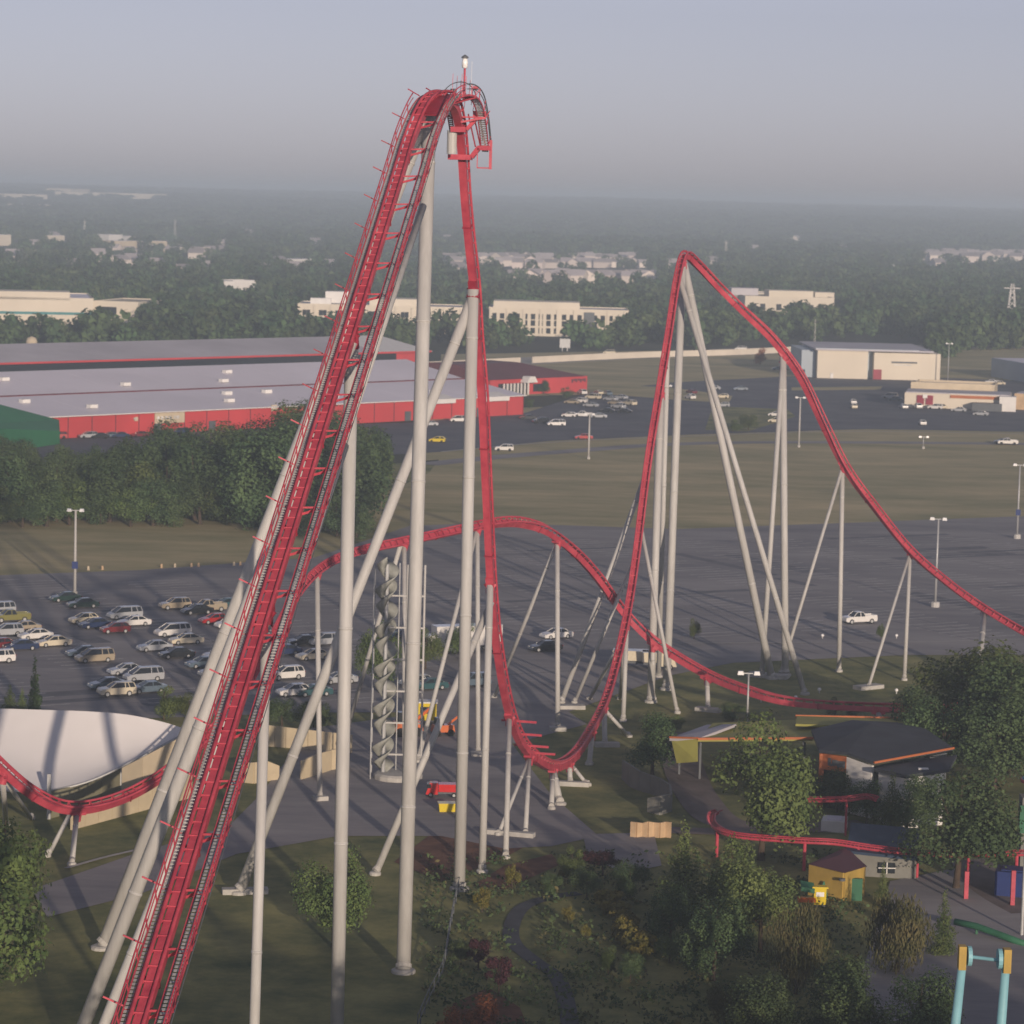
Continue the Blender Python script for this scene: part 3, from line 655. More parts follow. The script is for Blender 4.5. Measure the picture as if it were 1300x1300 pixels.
while y < 26500:
    sp = 8.5 if y < 2200 else (12 if y < 3600 else 24 if y < 7000 else 62 if y < 13000 else 120)
    hw = y * .185 + 40; x = -hw
    while x < hw:
        qx, qy = x + rnd.uniform(-.45, .45) * sp, y + rnd.uniform(-.45, .45) * sp; x += sp
        z = far_h(qx, qy) if qy > 2200 else 0
        px, py = proj((qx, qy, z))
        if py > edge_y(px) + 4 * math.sin(px / 23): continue
        keep = .96 if py < 400 else .9
        for (a, b, c, d, k) in CLEAR:
            if a < px < c and b < py < d: keep = min(keep, k)
        if noise.noise(Vector((qx / 260, qy / 420, 1))) < -.42: keep *= .35
        if rnd.random() > keep: continue
        vt.append((qx, qy, z - .5))
    y += sp
fm = bpy.data.meshes.new('woodland'); fm.from_pydata(vt, [], []); wo = bpy.data.objects.new('woodland', fm); COL.objects.link(wo)
tag(wo, 'hazy green woodland stretching away to the horizon', 'woodland', kind='stuff')
g = bpy.data.node_groups.new('woodland', 'GeometryNodeTree')
g.interface.new_socket('Geometry', in_out='INPUT', socket_type='NodeSocketGeometry'); g.interface.new_socket('Geometry', in_out='OUTPUT', socket_type='NodeSocketGeometry')
N_ = g.nodes; gi = N_.new('NodeGroupInput'); go = N_.new('NodeGroupOutput'); jn = N_.new('GeometryNodeGeometryToInstance')
for o in FP:
    oi = N_.new('GeometryNodeObjectInfo'); oi.inputs['Object'].default_value = o; oi.inputs['As Instance'].default_value = False
    g.links.new(oi.outputs['Geometry'], jn.inputs[0])
ip = N_.new('GeometryNodeInstanceOnPoints'); ip.inputs['Pick Instance'].default_value = True
g.links.new(gi.outputs[0], ip.inputs['Points']); g.links.new(jn.outputs[0], ip.inputs['Instance'])
rz = N_.new('FunctionNodeRandomValue'); rz.data_type = 'FLOAT_VECTOR'; rz.inputs[0].default_value = (0, 0, 0); rz.inputs[1].default_value = (0, 0, 6.28); g.links.new(rz.outputs[0], ip.inputs['Rotation'])
pos = N_.new('GeometryNodeInputPosition'); sx = N_.new('ShaderNodeSeparateXYZ'); g.links.new(pos.outputs[0], sx.inputs[0])
mr = N_.new('ShaderNodeMapRange'); mr.inputs[1].default_value = 2200; mr.inputs[2].default_value = 12000; mr.inputs[3].default_value = 1; mr.inputs[4].default_value = 6; g.links.new(sx.outputs[1], mr.inputs[0])
mz = N_.new('ShaderNodeMapRange'); mz.inputs[1].default_value = 2200; mz.inputs[2].default_value = 14000; mz.inputs[3].default_value = 1; mz.inputs[4].default_value = 1.0; g.links.new(sx.outputs[1], mz.inputs[0])
rs = N_.new('FunctionNodeRandomValue'); rs.data_type = 'FLOAT'; rs.inputs[2].default_value = .55; rs.inputs[3].default_value = 1.25; rs.inputs['Seed'].default_value = 5
m1 = N_.new('ShaderNodeMath'); m1.operation = 'MULTIPLY'; m2 = N_.new('ShaderNodeMath'); m2.operation = 'MULTIPLY'
g.links.new(mr.outputs[0], m1.inputs[0]); g.links.new(rs.outputs[1], m1.inputs[1]); g.links.new(mz.outputs[0], m2.inputs[0]); g.links.new(rs.outputs[1], m2.inputs[1])
cx = N_.new('ShaderNodeCombineXYZ'); g.links.new(m1.outputs[0], cx.inputs[0]); g.links.new(m1.outputs[0], cx.inputs[1]); g.links.new(m2.outputs[0], cx.inputs[2]); g.links.new(cx.outputs[0], ip.inputs['Scale'])
g.links.new(ip.outputs[0], go.inputs[0]); md = wo.modifiers.new('scatter', 'NODES'); md.node_group = g
print('forest points', len(vt), 'belt', kk)
# ------------------------------------------------------------------ buildings
CRW = mat('cream_wall', (.66, .60, .49), .85, .06, .05)
REDW = mat('red_wall', (.50, .05, .055), .75, .1, .06)
LAVR = mat('pale_metal_roof', (.74, .70, .76), .5, .08, .03, detail=8)
GREYR = mat('grey_roof', (.48, .46, .49), .7, .12, .05)
DARKR = mat('dark_shingle_roof', (.045, .05, .062), .8, .2, .3)
MAROOFR = mat('maroon_roof', (.13, .04, .05), .7, .15, .06)
GREENR = mat('green_roof', (.02, .14, .06), .6, .15, .06)
TEAL = mat('teal_paint', (.04, .22, .24), .6, .1, .3)
ORANGE = mat('orange_paint', (.42, .13, .045), .6, .12, .6)
YELP = mat('yellow_paint', (.42, .29, .07), .6, .12, .8)
YGW = mat('yellow_green_canvas', (.30, .29, .07), .75, .1, .4)
GREENP = mat('green_paint', (.03, .13, .07), .6, .15, .8)
BLUEP = mat('blue_paint', (.018, .035, .14), .6, .1, .8)
LBLUE = mat('pale_blue_paint', (.22, .46, .52), .5, .08, .6)
FENCEC = mat('fence_cream', (.52, .44, .30), .8, .1, .4)
FENCEG = mat('fence_grey', (.20, .20, .18), .85, .12, .4)
PLANK = mat('tan_planks', (.50, .36, .22), .8, .15, .6)
TENTM = mat('white_fabric', (.74, .72, .71), .75, .03, .2)
BLUEGR = mat('blue_grey_wall', (.38, .44, .49), .7, .06, .1)
HOUSEW = mat('house_wall', (.72, .64, .58), .85, .1, .02, objvar=.22)
HOUSER = mat('house_roof', (.42, .38, .38), .85, .15, .02, objvar=.35)
def wframe(a, b):
    """frame at ground point a, x along a->b, y away from the camera"""
    d = (b - a); d.z = 0; w = d.length; d.normalize(); return a, math.atan2(d.y, d.x), w
def hgt(px, py, y): return P(px, py, y).z
def building(name, label, cat, l, r, top, depth, wallm, roofm, wins=None, group=None, parapet=.5, winm=None):
    a, b = GT(*l), GT(*r); o, rz, w = wframe(a, b); h = -a.z + hgt(top[0], top[1], (a.y + (b.y - a.y) * (top[0] - l[0]) / max(1, r[0] - l[0])))
    t = thing(name, label, cat, o, rz, group)
    mb = MB(); mb.box((w / 2, depth / 2, h / 2), (w, depth, h)); mb.build('wall', wallm, t)
    mb = MB(); mb.box((w / 2, depth / 2, h + .06), (w - 1, depth - 1, .1)); mb.build('roof', roofm, t)
    if parapet:
        mb = MB()
        for c, e in (((w / 2, .15, h + parapet / 2), (w + .3, .3, parapet)), ((w / 2, depth - .15, h + parapet / 2), (w + .3, .3, parapet)), ((0.15, depth / 2, h + parapet / 2), (.3, depth - .62, parapet)), ((w - .15, depth / 2, h + parapet / 2), (.3, depth - .62, parapet))): mb.box(c, e)
        mb.build('parapet', wallm, t)
    if wins:
        for (u, z, ww, wh) in wins:
            mb = MB(); mb.box((u * w, -.04, z * h), (ww, .2, wh)); f = mb.build('window', winm or GLASS, t)
    t['_'] = 0; del t['_']; return t, w, h
def sub(t, name, c, e, m, taper=1):
    mb = MB(); mb.box(c, e, taper=taper); return mb.build(name, m, t)
# office blocks with paired windows
def grid_w(cols, rows, ww, wh):
    return [(u, z, ww, wh) for u in cols for z in rows]
c1 = [.04 + .008 + k for k in (0, .105, .21, .315, .42)]
cols = []
for k in range(10):
    u = .05 + k * .1
    cols += [u - .012, u + .012]
b1, w, h = building('office_building', 'cream three storey office block seen behind the lift hill and crest column', 'office building', (378, 424), (586, 429.2), (400, 387), 32, CRW, GREYR, grid_w(cols, (.2, .48, .74), 1.6, 2.3))
sub(b1, 'roof_block', (w * .58, 14, h + 1.6), (w * .3, 18, 3.2), CRW); sub(b1, 'roof_block', (w * .13, 12, h + 1.3), (9, 8, 2.6), WHITE); sub(b1, 'roof_block', (w * .24, 16, h + 3), (12, 8, 5), WHITE)
for k in range(11): sub(b1, 'pilaster', ((k + .05) / 10.1 * w, -.25, h * .5), (1.2, .5, h), CRW)
b2, w, h = building('office_building', 'long cream office block with paired dark windows right of the first drop', 'office building', (620, 425), (797, 429.6), (700, 393), 30, CRW, GREYR, grid_w([.04 + k * .0555 for k in range(17)], (.2, .48, .72), 1.9, 2.4))
sub(b2, 'roof_block', (w * .34, 14, h + 1.5), (w * .62, 20, 3.2), CRW); sub(b2, 'glass_bay', (w * .72, -.3, h * .48), (4.5, .8, h * .9), DSTEEL)
for k in range(9): sub(b2, 'pilaster', ((k + .1) / 8.3 * w, -.25, h * .5), (1.1, .5, h), CRW)
b3, w, h = building('office_building', 'cream office block on the hill behind the second drop', 'office building', (945, 409), (1058, 411.6), (1000, 378), 30, CRW, BEIGE, grid_w([.1, .2, .38, .5, .62, .74, .86], (.28, .62), 2.6, 3.2))
sub(b3, 'roof_block', (w * .55, 20, h + 1.6), (w * .5, 18, 3.2), CRW); sub(b3, 'roof_block', (w * .95, 24, h + 1.3), (10, 14, 2.6), CRW); sub(b3, 'roof_block', (w * .05, 26, h + 2), (14, 14, 3.6), GREYR)
b3b, w, h = building('office_building', 'low grey roofed wing left of the hilltop office block', 'office building', (918, 400), (948, 402), (935, 372), 30, CRW, GREYR, grid_w([.3, .7], (.5,), 3, 3))
b4, w, h = building('factory_building', 'large cream factory with teal stripe at the left edge beyond the barn', 'factory', (-60, 414), (118, 417), (50, 379), 60, CRW, LAVR)
sub(b4, 'stripe', (w / 2, -.1, h * .5), (w, .16, 1.1), TEAL); sub(b4, 'roof_block', (w * .53, 10, h + 1.2), (36, 20, 3.4), CRW); sub(b4, 'roof_block', (w * .2, 20, h + 1), (20, 20, 2), WHITE)
for k in range(3): sub(b4, 'vent', (w * (.3 + .2 * k), 30, h + .9), (4, 4, 1.6), WHITE)
b5, w, h = building('factory_building', 'lower cream wing with dark porch right of the teal striped factory', 'factory', (118, 416), (175, 418), (150, 384), 40, CRW, BEIGE)
sub(b5, 'window', (w * .35, -.1, h * .6), (7, .3, 5), GLASS); sub(b5, 'window', (w * .8, -.1, h * .35), (6, .3, 3), GLASS); sub(b5, 'porch', (w * .6, -3, h * .25), (w * .9, 6, h * .5), CRW)
b6, w, h = building('house', 'bright white stepped building alone among the trees', 'building', (296, 381), (326, 381), (310, 357), 14, WHITE, LAVR, [(.5, .45, 10, 1.2)])
sub(b6, 'wing', (-3, 4, h * .7), (6, 8, h * .6), WHITE)
for l, r, ty, lb, m in [((364, 339), (402, 339), 329, 'long white low building above the trees left of the lift', WHITE), ((-20, 312), (14, 312), 298, 'white hall at the left edge below the skyline', CRW),
       ((60, 309), (82, 309), 299, 'small white building with reddish roof near the left edge', CRW), ((138, 312), (155, 312), 298, 'grey white shed among the far left trees', WHITE), ((162, 311), (186, 311), 300, 'pale shed right of the grey white shed', WHITE),
       ((185, 338), (203, 338), 329, 'low white roofed shed in the middle of the left woods', WHITE), ((212, 344), (238, 344), 333, 'pale house roof by the middle of the left woods', CRW), ((264, 356), (272, 356), 349, 'little white hut left of the bright stepped building', WHITE),
       ((228, 325), (268, 325), 314, 'long tan building in the far left clearing', CRW), ((145, 322), (212, 322), 306, 'broad grey tan warehouse in the far left clearing', BEIGE),
       ((92, 345), (118, 345), 336, 'pale flat building among trees at far left', CRW), ((8, 345), (28, 345), 338, 'small pale shed at far left', CRW), ((50, 344), (62, 344), 337, 'tiny pale shed at far left', WHITE),
       ((930, 272), (942, 272), 267, 'tiny white building on the skyline above the second hill', WHITE), ((806, 312), (815, 312), 305, 'small white tower like building above the townhouses', WHITE),
       ((1128, 345), (1136, 345), 336, 'small white house pair member left in the right hand woods', WHITE), ((1138, 346), (1144, 346), 340, 'smaller white house pair member right in the right hand woods', WHITE),
       ((598, 358), (608, 358), 352, 'little yellowish house below the subdivision', CRW), ((525, 378), (540, 380), 370, 'blue roofed low building just left of the crest column', BLUEGR)]:
    building('far_building', lb, 'building', l, r, ((l[0] + r[0]) / 2, ty), 16, m, LAVR, parapet=0)
for l, r, ty, lb in [((-40, 252), (60, 253), 246, 'long pinkish building on the skyline at the left edge'), ((70, 250), (212, 254), 245, 'very long pinkish building on the skyline'), ((90, 249), (114, 249), 240, 'tower block rising above the long skyline building'),
                     ((46, 266), (84, 266), 260, 'pale low building under the skyline at left'), ((308, 261), (330, 261), 255, 'pale building on the skyline left of the crest')]:
    a = G(*l); building('far_building', lb, 'building', l, r, ((l[0] + r[0]) / 2, ty), 60, CRW, LAVR, parapet=0)
# distant housing
def house_mb(w, d, h, rh):
    wl = MB(); wl.box((0, 0, h / 2), (w, d, h)); wl.poly([(-w / 2, -d / 2, h), (-w / 2, 0, h + rh), (-w / 2, d / 2, h)], True); wl.poly([(w / 2, -d / 2, h), (w / 2, 0, h + rh), (w / 2, d / 2, h)])
    rf = MB(); e = .5
    rf.hexa([(-w / 2 - e, -d / 2 - e, h - .2), (w / 2 + e, -d / 2 - e, h - .2), (w / 2 + e, 0, h + rh), (-w / 2 - e, 0, h + rh), (-w / 2 - e, -d / 2 - e, h), (w / 2 + e, -d / 2 - e, h), (w / 2 + e, 0, h + rh + .25), (-w / 2 - e, 0, h + rh + .25)])
    rf.hexa([(-w / 2 - e, 0, h + rh), (w / 2 + e, 0, h + rh), (w / 2 + e, d / 2 + e, h - .2), (-w / 2 - e, d / 2 + e, h - .2), (-w / 2 - e, 0, h + rh + .25), (w / 2 + e, 0, h + rh + .25), (w / 2 + e, d / 2 + e, h), (-w / 2 - e, d / 2 + e, h)])
    return wl.mesh('wall', HOUSEW), rf.mesh('roof', HOUSER)
HM = [house_mb(11, 9, 5.4, 3), house_mb(9, 12, 5.6, 3.4), house_mb(16, 9, 5.6, 2.6)]
def houses(x0, x1, y0, y1, n, label, group, big=1):
    for i in range(n):
        px = x0 + (x1 - x0) * (i + rnd.uniform(.1, .9)) / n; g = GT(px, rnd.uniform(y0, y1)); m = rnd.choice(HM); z = g.z
        o = thing('house', label + ', ' + ORD[i] + ' from left', 'house', (g.x, g.y, z), rnd.choice((-.3, -.1, .2, .9, 1.4)), group); o.scale = (big, big, big)
        for nme, me in (('wall', m[0]), ('roof', m[1])):
            c = bpy.data.objects.new(nme, me); COL.objects.link(c); c.parent = o
houses(562, 825, 331, 334, 28, 'pale house in the upper distant subdivision row', 'houses of the upper subdivision row', .95)
houses(575, 825, 337, 341, 22, 'pale house in the second distant subdivision row', 'houses of the second subdivision row', .95)
houses(645, 838, 357, 360, 24, 'pinkish townhouse in the row below the subdivision', 'townhouses in the long row', 1.05)
houses(1172, 1330, 327, 330, 20, 'white house in the distant estate at the right edge', 'houses of the right estate', 1.2)
houses(1180, 1320, 331, 333, 10, 'white house in the front row of the estate at the right edge', 'houses at the front of the right estate', 1.2)
houses(125, 290, 318, 326, 10, 'scattered pale house in the clearing at far left', 'houses in the left clearing')
for k, (x, y) in enumerate(SCAT):
    g = GT(x, y + 2); m = HM[k % 3]; o = thing('house', 'lone pale house among the distant woods, %s counted from the left' % (ORD[k] if k < len(ORD) else 'last'), 'house', g, (-.2, .3, 1.2)[k % 3], 'lone houses in the distant woods'); o.scale = (1.15,) * 3
    for nme, me in (('wall', m[0]), ('roof', m[1])): c = bpy.data.objects.new(nme, me); COL.objects.link(c); c.parent = o
# lattice masts
for x, yt, yb, wd, lb in [(107, 279, 306, 1.2, 'thin grey mast above the left woods'), (222, 279, 306, 1.2, 'second thin grey mast in the left woods'), (921, 305, 335, 1.6, 'hazy pylon behind the second hill'), (1283, 360, 418, 2.6, 'hazy steel pylon at the right edge'), (1034, 405, 440, .35, 'thin pole rising behind the cream warehouse')]:
    g = GT(x, yb); q = hgt(x, yt, g.y) - g.z; t = thing('mast', lb, 'mast', g); mb = MB()
    for sx in (-1, 1):
        for sy in (-1, 1): mb.bar((sx * wd, sy * wd, 0), (sx * wd * .25, sy * wd * .25, q), wd * .16)
    n = 8
    for k in range(n):
        a, b = k / n, (k + 1) / n; wa, wb = wd * (1 - .75 * a), wd * (1 - .75 * b)
        mb.bar((-wa, -wa, a * q), (wb, -wb, b * q), wd * .1); mb.bar((wa, -wa, a * q), (-wb, -wb, b * q), wd * .1)
    mb.build('lattice', WORN, t); mb = MB(); mb.box((0, 0, q * .9), (wd * 3.2, wd * .3, wd * .2)); mb.build('crossarm', WORN, t)

# long barn sheds: three parallel gabled roofs
E0, E1 = L(75, 534.5 - 7, 5.7), L(665, 501, 5.7); bu = (E1 - E0); bu.z = 0; bu.normalize(); bv = Vector((-bu.y, bu.x, 0))
def shed(label, off_, e_end, length, ze, zr, wr, wb, roofm, extra=None, step=22):
    a = e_end - bu * length + bv * off_; a.z = 0; rz = math.atan2(bu.y, bu.x); t = thing('barn_shed', label, 'barn', a, rz, 'long sheds of the red barn')
    mb = MB(); mb.box((length / 2, .2, ze / 2), (length, .4, ze)); mb.build('front_wall', REDW, t)
    mb = MB()
    for x in (0.2, length - .2): mb.sweep([[(x + s, .0, 0), (x + s, wr + wb, 0), (x + s, wr + wb, ze - .1), (x + s, wr, zr - .1), (x + s, 0, ze - .1)] for s in (-.2, .2)])
    mb.build('end_wall', REDW, t); mb = MB(); mb.box((length / 2, wr + wb, ze / 2), (length, .4, ze)); mb.build('back_wall', REDW, t)
    n = int(length / step)
    for k in range(n):   # roof sheets
        x0, x1 = k * length / n + .04, (k + 1) * length / n - .04
        mb = MB(); mb.hexa([(x0, -1, ze - .3), (x1, -1, ze - .3), (x1, wr, zr), (x0, wr, zr), (x0, -1, ze - .1), (x1, -1, ze - .1), (x1, wr, zr + .2), (x0, wr, zr + .2)]); mb.build('roof_panel', roofm, t)
    mb = MB(); mb.hexa([(0, wr + .01, zr), (length, wr + .01, zr), (length, wr + wb + 1, ze - .3), (0, wr + wb + 1, ze - .3), (0, wr + .01, zr + .2), (length, wr + .01, zr + .2), (length, wr + wb + 1, ze - .1), (0, wr + wb + 1, ze - .1)]); mb.build('back_roof', roofm, t)
    mb = MB(); mb.bar((0, -1.1, ze - .2), (length, -1.1, ze - .2), .25, .55 if off_ > 100 else .22); mb.build('gutter', REDW if off_ > 100 else (MAROOFR if off_ > 10 else WHITE), t)
    return t
def off_of(px, py, z): q = L(px, py, z); return (q - E0).dot(bv)
s1 = shed('front shed of the long barn, red wall below a pale metal roof', 0, E1, 330, 5.7, 8.6, 22, 22, LAVR)
o2 = 55; e2 = L(593, 480, 7); s2 = shed('middle shed of the long barn with a pale roof above a dark band', off_of(300, 490, 7), e2 - bv * off_of(593, 480, 7), 330, 7, 11, 23, 23, LAVR)
o3 = off_of(300, 452, 11); e3 = L(570, 447, 11); s3 = shed('rear shed of the long barn, grey roof over a red fascia', o3, e3 - bv * off_of(570, 447, 11), 330, 11, 14.5, 24, 24, GREYR)
mb = MB(); mb.box((165, -.2, 8.6), (300, .3, 3.6)); mb.build('window_band', GLASS, s3)
mb = MB(); mb.box((150, -.2, 5.6), (300, .3, 1.6)); mb.build('window_band', GLASS, s2)
mb = MB(); mb.hexa([(308, -1.2, 10.75), (330.3, -1.2, 10.75), (330.3, 24, 14.55), (308, 24, 14.55), (308, -1.2, 10.95), (330.3, -1.2, 10.95), (330.3, 24, 14.78), (308, 24, 14.78)]); mb.build('white_roof_panel', WHITE, s3)
for s, lst in ((s1, [(x, 6) for x in (90, 135, 180, 225, 262, 300)] + [(x, 15) for x in (150, 166, 232, 246)]), (s2, [(x, 4) for x in (118, 205, 240)] + [(x, 14) for x in (58, 75, 142, 150, 172, 250)])):
    wr_, ze_, zr_ = (22, 5.7, 8.6) if s is s1 else (23, 7, 11)
    for x, yy in lst: sub(s, 'roof_vent', (x, yy, ze_ + (zr_ - ze_) * (yy + 1) / (wr_ + 1) + .5), (2.4, 1.6, .9), WHITE)
# signs on the barn wall: cream boards with worn lettering too blurred to read in the photograph
def barn_sign(x, w, h, z):
    mb = MB(); mb.box((x, -.25, z), (w, .3, h)); f = mb.build('sign_board', BEIGE, s1)
    m = MB(); r = random.Random(int(x)); u = -w * .4
    while u < w * .38:
        g = r.uniform(.5, 1.3); m.box((x + u, -.43, z + .1), (g, .06, h * .3)); u += g + .5
    m.build('lettering', WORN, f)
q = L(147, 524, 5); barn_sign((q - s1.location).dot(bu), 1, 1, 4)
for x0, x1, hh, zz in ((148, 201, 2.6, 3.9), (361, 371, 1.6, 5.2)):
    a, b = (L(x0, 524, 4.3) - s1.location).dot(bu), (L(x1, 524, 4.3) - s1.location).dot(bu); barn_sign((a + b) / 2, b - a, hh, zz)
for x0, x1 in ((542, 557), (636, 660)):
    a, b = (L(x0, 512, 4.3) - s1.location).dot(bu), (L(x1, 510, 4.3) - s1.location).dot(bu); mb = MB(); mb.hexa([(a, -1.6, 4.4), (b, -1.6, 4.4), (b, 3, 6.4), (a, 3, 6.4), (a, -1.6, 5.6), (b, -1.6, 5.6), (b, 3, 6.6), (a, 3, 6.6)]); mb.build('entrance_gable', WHITE, s1)
for k in range(44): sub(s1, 'wall_seam', (5 + k * 7.4, -.06, 2.7), (.18, .12, 5.2), MAROOFR)
for x in (60, 128, 196, 214, 284, 312): sub(s1, 'door', (x, -.12, 1.3), (2.2, .2, 2.6), DSTEEL)
# green awning roof at the left end
t = thing('green_canopy', 'green sloping canopy roof at the left end of the barn', 'canopy', G(-40, 562)); o = Vector(t.location)
q = [L(-60, 502, 7.5), L(10, 505, 7.2), L(76, 534, 4), L(76, 536, 4), L(-60, 537, 4)]
mb = MB(); cq = [P(-90, 541, 655), P(76, 547, 712), P(75, 533, 724), P(-90, 490, 680)]; mb.hexa([Vector((q.x - o.x, q.y - o.y, 0)) for q in cq] + [q - o for q in cq]); mb.build('roof', GREENR, t)

# red store with colonnade
a, b = G(622, 503), G(745, 497); o, rz, w = wframe(a, b); t = thing('red_store', 'red store with white colonnade and maroon roof right of the barn', 'store', o, rz); hs_ = 5.0
mb = MB(); mb.box((w / 2, 20, hs_ / 2), (w, 40, hs_)); mb.build('wall', REDW, t)
mb = MB(); mb.hexa([(-1, -.6, hs_), (w * .97, -.6, hs_), (w * .97, 40, hs_), (-1, 40, hs_), (-1, 14, hs_ + 4), (w * .62, 14, hs_ + 4), (w * .62, 26, hs_ + 4), (-1, 26, hs_ + 4)]); mb.build('roof', MAROOFR, t)
for k in range(8): sub(t, 'column', (w * (.1 + k * .035), -1.6, 1.9), (.45, .45, 3.8), WHITE)
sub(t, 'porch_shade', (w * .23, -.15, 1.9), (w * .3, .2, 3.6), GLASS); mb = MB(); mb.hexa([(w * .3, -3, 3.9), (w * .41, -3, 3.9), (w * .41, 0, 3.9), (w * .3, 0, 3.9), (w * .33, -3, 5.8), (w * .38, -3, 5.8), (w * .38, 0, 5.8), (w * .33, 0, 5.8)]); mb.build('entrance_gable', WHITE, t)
m = MB()
for k, (u, zz) in enumerate([(0, 0), (1.1, .3), (2, .1), (3.1, .35), (4.1, 0), (5.2, .25), (6.2, .1)]): m.box((w * .84 + u, -.12, 3.6 + zz), (.8, .12, .7 if k % 2 else 1.1))
f = m.build('script_lettering', MAROOFR, t); sub(t, 'window', (w * .5, -.12, 2), (6, .2, 2.4), GLASS)
# cream warehouse
a, b = G(1037, 480), G(1193, 483.8); o, rz, w = wframe(a, b); t = thing('warehouse', 'cream flat roofed warehouse in two blocks beyond the far lot', 'warehouse', o, rz); h = hgt(1100, 446, a.y)
sub(t, 'wall', (w * .205, 25, h / 2), (w * .41, 50, h), CRW); sub(t, 'wall', (w * .73, 25, h / 2 - .2), (w * .54, 50, h - .4), CRW); sub(t, 'recess_wall', (w * .435, 27, h / 2 - .1), (w * .06, 46, h - .2), BLUEGR)
sub(t, 'side_wall', (-2.7, 22, h / 2 - .15), (5, 36, h - .3), BLUEGR); sub(t, 'roof', (w * .46, 26, h + .3), (w * .96, 54, .5), GREYR); sub(t, 'roof_edge', (w * .4, -.3, h + .45), (w * .84, .4, .7), BLUEGR)
for k, (u, wd) in enumerate([(.62, 1.5), (.66, 2.2), (.69, 1.6), (.73, 2.6), (.77, 1.4), (.79, 1.8)]): sub(t, 'sign_letter', (w * u, -.1, h * .63), (wd, .2, .6), DSTEEL)
for u in (.64, .68, .72, .75): sub(t, 'sign_letter', (w * u, -.1, h * .54), (1.5, .2, .35), WORN)
sub(t, 'door', (w * .49, -.1, 1.8), (3, .3, 3.6), DRED); sub(t, 'door', (w * .12, -.1, 1), (1, .3, 2), WORN); sub(t, 'door', (-5, 2.8, 1.4), (2, .4, 2.8), GLASS)
# roadside shops
a, b = G(1148, 517), G(1283, 522); o, rz, w = wframe(a, b); t = thing('shop_building', 'cream shop with orange fascia and dark red entrance panels', 'shop', o, rz); h = hgt(1180, 499, a.y)
sub(t, 'wall', (w / 2, 9, h / 2), (w, 18, h), CRW); sub(t, 'roof', (w / 2, 9, h + .15), (w - .6, 17.4, .25), GREYR); sub(t, 'fascia', (w * .71, -.2, h * .84), (w * .56, .3, .9), ORANGE)
for u in (.15, .235): sub(t, 'entrance_panel', (w * u, -.2, h * .55), (2.2, .3, h * .62), DRED)
sub(t, 'sign_mark', (w * .193, -.3, h * .8), (1.4, .3, 1.2), WHITE); sub(t, 'back_wall', (w * .42, 19, h * .75), (w * .78, 1, h * 1.5), BEIGE); sub(t, 'loading_dock', (w * .78, -3, 1.2), (9, 5, 2.4), DSTEEL); sub(t, 'end_block', (w * .97, -1, h * .5), (5, 5, h), WHITE)
t2, w, h = building('shop_building', 'low tan roofed building behind the orange fascia shop', 'shop', (1160, 503), (1262, 507), (1190, 489), 16, BEIGE, GREYR, parapet=.8)
t2, w, h = building('shed', 'blue grey metal shed at the right edge beyond the shops', 'shed', (1258, 478), (1345, 494), (1262, 455), 30, BLUEGR, LAVR, parapet=0)
t2, w, h = building('small_building', 'brown low building at the right edge beside the shop', 'building', (1287, 520), (1330, 522), (1300, 500), 12, PLANK, GREYR, parapet=0)
g = G(717, 446); t = thing('sign_board', 'square grey sign board beside the far highway', 'sign', g); mb = MB(); mb.box((0, 0, 3.2), (4.2, .4, 3.6)); mb.build('panel', STEEL, t); mb = MB(); mb.bar((-1, 0, 0), (-1, 0, 1.4), .3); mb.bar((1, 0, 0), (1, 0, 1.4), .3); mb.build('post', STEEL, t)
# roadside tank-like ball on a post at far left
g = G(40, 452); t = thing('water_ball', 'small pale ball on a stem behind the rear barn roof', 'water tank', g); q = hgt(40, 427, g.y)
mb = MB(); mb.lathe([(.1, q - 4), (1.6, q - 3.4), (2.1, q - 2), (1.6, q - .6), (.1, q)], k=12); mb.build('ball', BEIGE, t, True); mb = MB(); mb.tube([(0, 0, 0), (0, 0, q - 3.8)], .5, 8); mb.build('stem', BEIGE, t)

# ------------------------------------------------------------------ lamp posts
def lamp(x, yt, yb, label, r=.16, block=False, band=False, side=1):
    g = G(x, yb); h = hgt(x, yt, g.y) - .35; t = thing('light_pole', label, 'light pole', g, rnd.uniform(-.2, .2))
    mb = MB(); mb.tube([(0, 0, .5), (0, 0, h)], [r * 1.2, r * .8], 10); mb.build('pole', CREAM if r > .17 else STEEL, t, True)
    mb = MB(); mb.bar((-1.0 * side, 0, h), (1.0 * side, 0, h), .12); mb.build('arm', STEEL, t)
    for s in (-1, 1):
        mb = MB(); mb.box((s * .95, -.1, h + .05), (.75, .6, .42), taper=.75); mb.build('lamp_head', LAMPG, t)
    if block: mb = MB(); mb.lathe([(.7, 0), (.7, .8), (.5, .9)], k=10); mb.build('base', CREAM, t)
    else: mb = MB(); mb.lathe([(.4, 0), (.4, .6), (.2, .7)], k=10); mb.build('base', CONC, t)
    if band: mb = MB(); mb.box((0, -.3, h * .36), (.9, .12, 1.1)); mb.build('row_sign', BLUEP, t)
    return t
lamp(95, 645, 756, 'tall twin lamp pole with a blue row sign in the left lot', .2, band=True)
lamp(1187, 656, 771, 'twin lamp pole on a block right of the second drop track', .17, True)
lamp(1291, 588, 684, 'twin lamp pole with a blue sign at the right edge of the lot', .17, True, True)
lamp(1014, 503, 568, 'lamp pole standing on the far verge right of the support columns', .2)
lamp(747, 524, 583, 'lamp pole at the edge of the dry field right of the drop', .22)
lamp(948, 851, 930, 'front twin lamp pole rising above the large spreading tree', .12)
lamp(845, 488, 553, 'thin lamp pole behind the rising second hill', .2)
lamp(1172, 553, 570, 'short lamp pole on the verge near the shops', .1)
lamp(1203, 435, 486, 'slim lamp pole at the right corner of the warehouse', .15)
